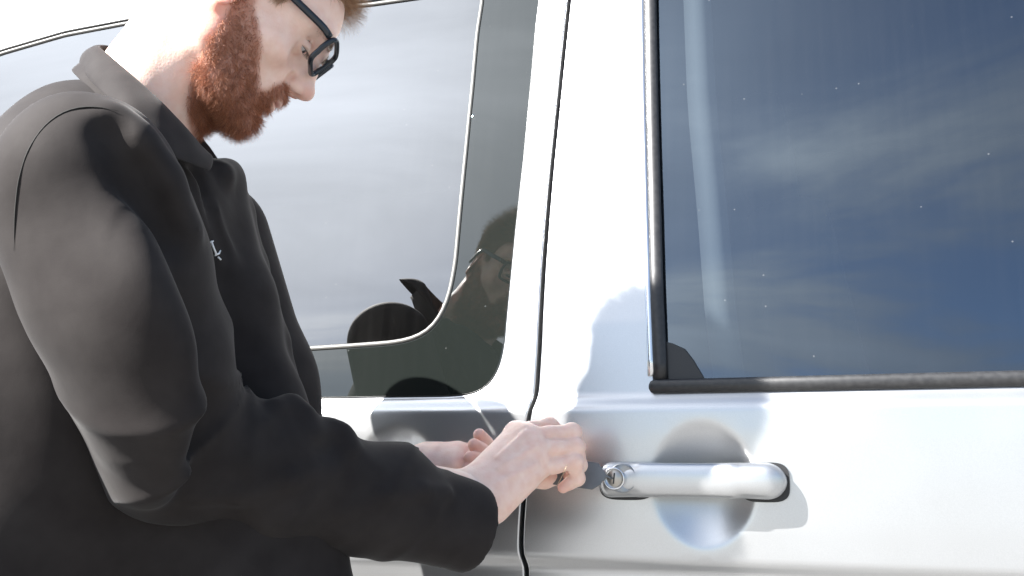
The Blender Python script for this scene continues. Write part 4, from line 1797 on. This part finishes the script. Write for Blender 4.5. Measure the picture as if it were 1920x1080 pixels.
L = HEAD_L
w = soft_inside(L[:, [0, 2]], BP, 0.006)
w *= (1 - np.clip(lips_mask(L) * 2.5, 0, 1))
w[(L[:, 0] > 0.0985) & (L[:, 2] > -0.027)] = 0
w[L[:, 2] < -0.125] = 0
w *= np.clip(0.55 + 0.9 * (-L[:, 2] - 0.005) / 0.05, 0.30, 1) * (0.65 + 0.35 * np.sin(L[:, 0] * 330 + 2 * np.sin(L[:, 2] * 210)) * np.sin(L[:, 2] * 280 + L[:, 1] * 150))
rt, nm = sample_surface(L, Q0, w, 17000)
cl = np.stack([np.sin(rt[:, 2] * 260 + rt[:, 0] * 90), np.sin(rt[:, 0] * 310), np.sin(rt[:, 0] * 240 + rt[:, 2] * 120)], 1)
dn = nm * 0.75 + np.array([0.35, 0, -0.75]) + RNG.normal(size=nm.shape) * 0.25 + cl * 0.35
ln = (0.0055 + 0.0055 * np.clip((-rt[:, 2] - 0.03) / 0.05, 0, 1)) * RNG.uniform(0.6, 1.25, len(rt))
ln *= np.where(rt[:, 2] > -0.02, 0.8, 1)
mou = (rt[:, 0] > 0.085) & (rt[:, 2] > -0.046)
ln[mou] = 0.0065 * RNG.uniform(0.6, 1.1, mou.sum())
strands('beard', hw(rt), dn @ HR.T, ln, M['beard'], person, 0.00012, 5, None, 0.35)
w = hair_mask(L) * (np.abs(L[:, 1]) < 0.085)
rt, nm = sample_surface(L, Q0, w, 22000)
top = np.clip((rt[:, 2] - 0.06) / 0.06, 0, 1)
dn = nm * 0.6 + np.stack([0.45 * top + 0.1, 0 * top, -0.9 * (1 - top)], 1) + RNG.normal(size=nm.shape) * 0.12
ln = (0.010 + 0.024 * top) * RNG.uniform(0.7, 1.2, len(rt))
strands('hair', hw(rt), dn @ HR.T, ln, M['hair'], person, 0.00014, 6, None, 0.15)
w = np.exp(-(((L[:, 2] - 0.042 - 0.10 * (0.045 - np.abs(L[:, 1])) * (np.abs(L[:, 1]) > 0.045)) / 0.0035) ** 2)) * (np.abs(L[:, 1]) > 0.012) * (np.abs(L[:, 1]) < 0.056) * (L[:, 0] > 0.05)
rt, nm = sample_surface(L, Q0, w, 900)
dn = nm * 0.5 + np.stack([0 * rt[:, 0] - 0.2, np.sign(rt[:, 1]), 0 * rt[:, 0] + 0.1], 1)
strands('eyebrows', hw(rt), dn @ HR.T, np.full(len(rt), 0.007), M['hair'], person, 0.0001, 4)

# lashes
rts, dns = [], []
for s in (-1, 1):
    for k in range(70):
        u = RNG.random()
        y = 0.021 + 0.026 * u
        q = np.array([0.0735 + 0.0135 * math.sqrt(max(0.05, 1 - ((y - 0.0325) / 0.0148) ** 2)) , s * y, 0.0158 - 0.0025 * abs(u - 0.4)])
        rts.append(q)
        dns.append([1.0, s * 0.5 * (u - 0.3), -0.35])
M['lash'] = hair_mat('dark_lashes', (0.03, 0.018, 0.012), (0.08, 0.04, 0.025))
strands('eyelashes', hw(np.array(rts)), np.array(dns) @ HR.T, np.full(len(rts), 0.0065), M['lash'], person, 0.00012, 4, None, 0.1)


# ================================================================== the tool in the lock
def pick():
    root = thing('lock_tool', 'flat grey metal tool with a jagged end pushed into the door lock by his hand', 'tool')
    # outline of the flat blade from the hand to the lock
    a = P(1030, 886, -0.062)
    b_ = P(1133, 893, -0.050)
    ax = (b_ - a) / np.linalg.norm(b_ - a)
    n_ = np.array([0.25, -0.95, 0.18])
    n_ -= ax * (n_ @ ax)
    n_ /= np.linalg.norm(n_)
    w_ = np.cross(ax, n_)
    if w_[2] < 0:
        w_ = -w_
    L_ = np.linalg.norm(b_ - a)
    top = [(0, 0.016), (0.25, 0.017), (0.55, 0.0165), (0.80, 0.0150), (0.90, 0.0140), (0.91, 0.0105), (0.96, 0.0100), (0.97, 0.0070), (1.0, 0.0065), (1.03, 0.0020)]
    bot = [(1.02, -0.0040), (0.97, -0.0060), (0.95, -0.0100), (0.90, -0.0115), (0.80, -0.0160), (0.55, -0.0150), (0.25, -0.0140), (0, -0.013)]
    lp = [a + ax * L_ * u + w_ * v for u, v in top + bot]
    m_ = len(lp)
    th_ = 0.0016
    V = [p + n_ * th_ for p in lp] + [p - n_ * th_ for p in lp]
    Fc = [tuple(range(m_)), tuple(range(2 * m_ - 1, m_ - 1, -1))] + [(k, m_ + k, m_ + (k + 1) % m_, (k + 1) % m_) for k in range(m_)]
    o = mesh_obj('blade', V, Fc, M['tool'], root, smooth=False)
    bv = o.modifiers.new('bevel', 'BEVEL')
    bv.width = 0.0006
    bv.segments = 2
    # thin pin that enters the keyway
    tube('pin', [a + ax * L_ * 0.75, b_ + ax * 0.004, lk + np.array([-0.003, -0.004, 0.0]), lk + np.array([0, 0.004, 0])], 0.0013, M['tool'], root, 8)
    # brass wire showing between the curled fingers
    tube('wire_loop', [P(1063, 872, -0.112), P(1058, 885, -0.112), P(1050, 900, -0.108), P(1044, 912, -0.104)], 0.0005, M['brass'], root, 6)


M['tool'] = mat('brushed_grey_steel', (0.30, 0.31, 0.32), 0.5, 0.35)
color_between(M['tool'], add_noise(M['tool'], 40, 5), (0.13, 0.135, 0.14), (0.17, 0.175, 0.18))
M['brass'] = mat('dull_brass', (0.42, 0.33, 0.24), 0.45, 1.0)
pick()
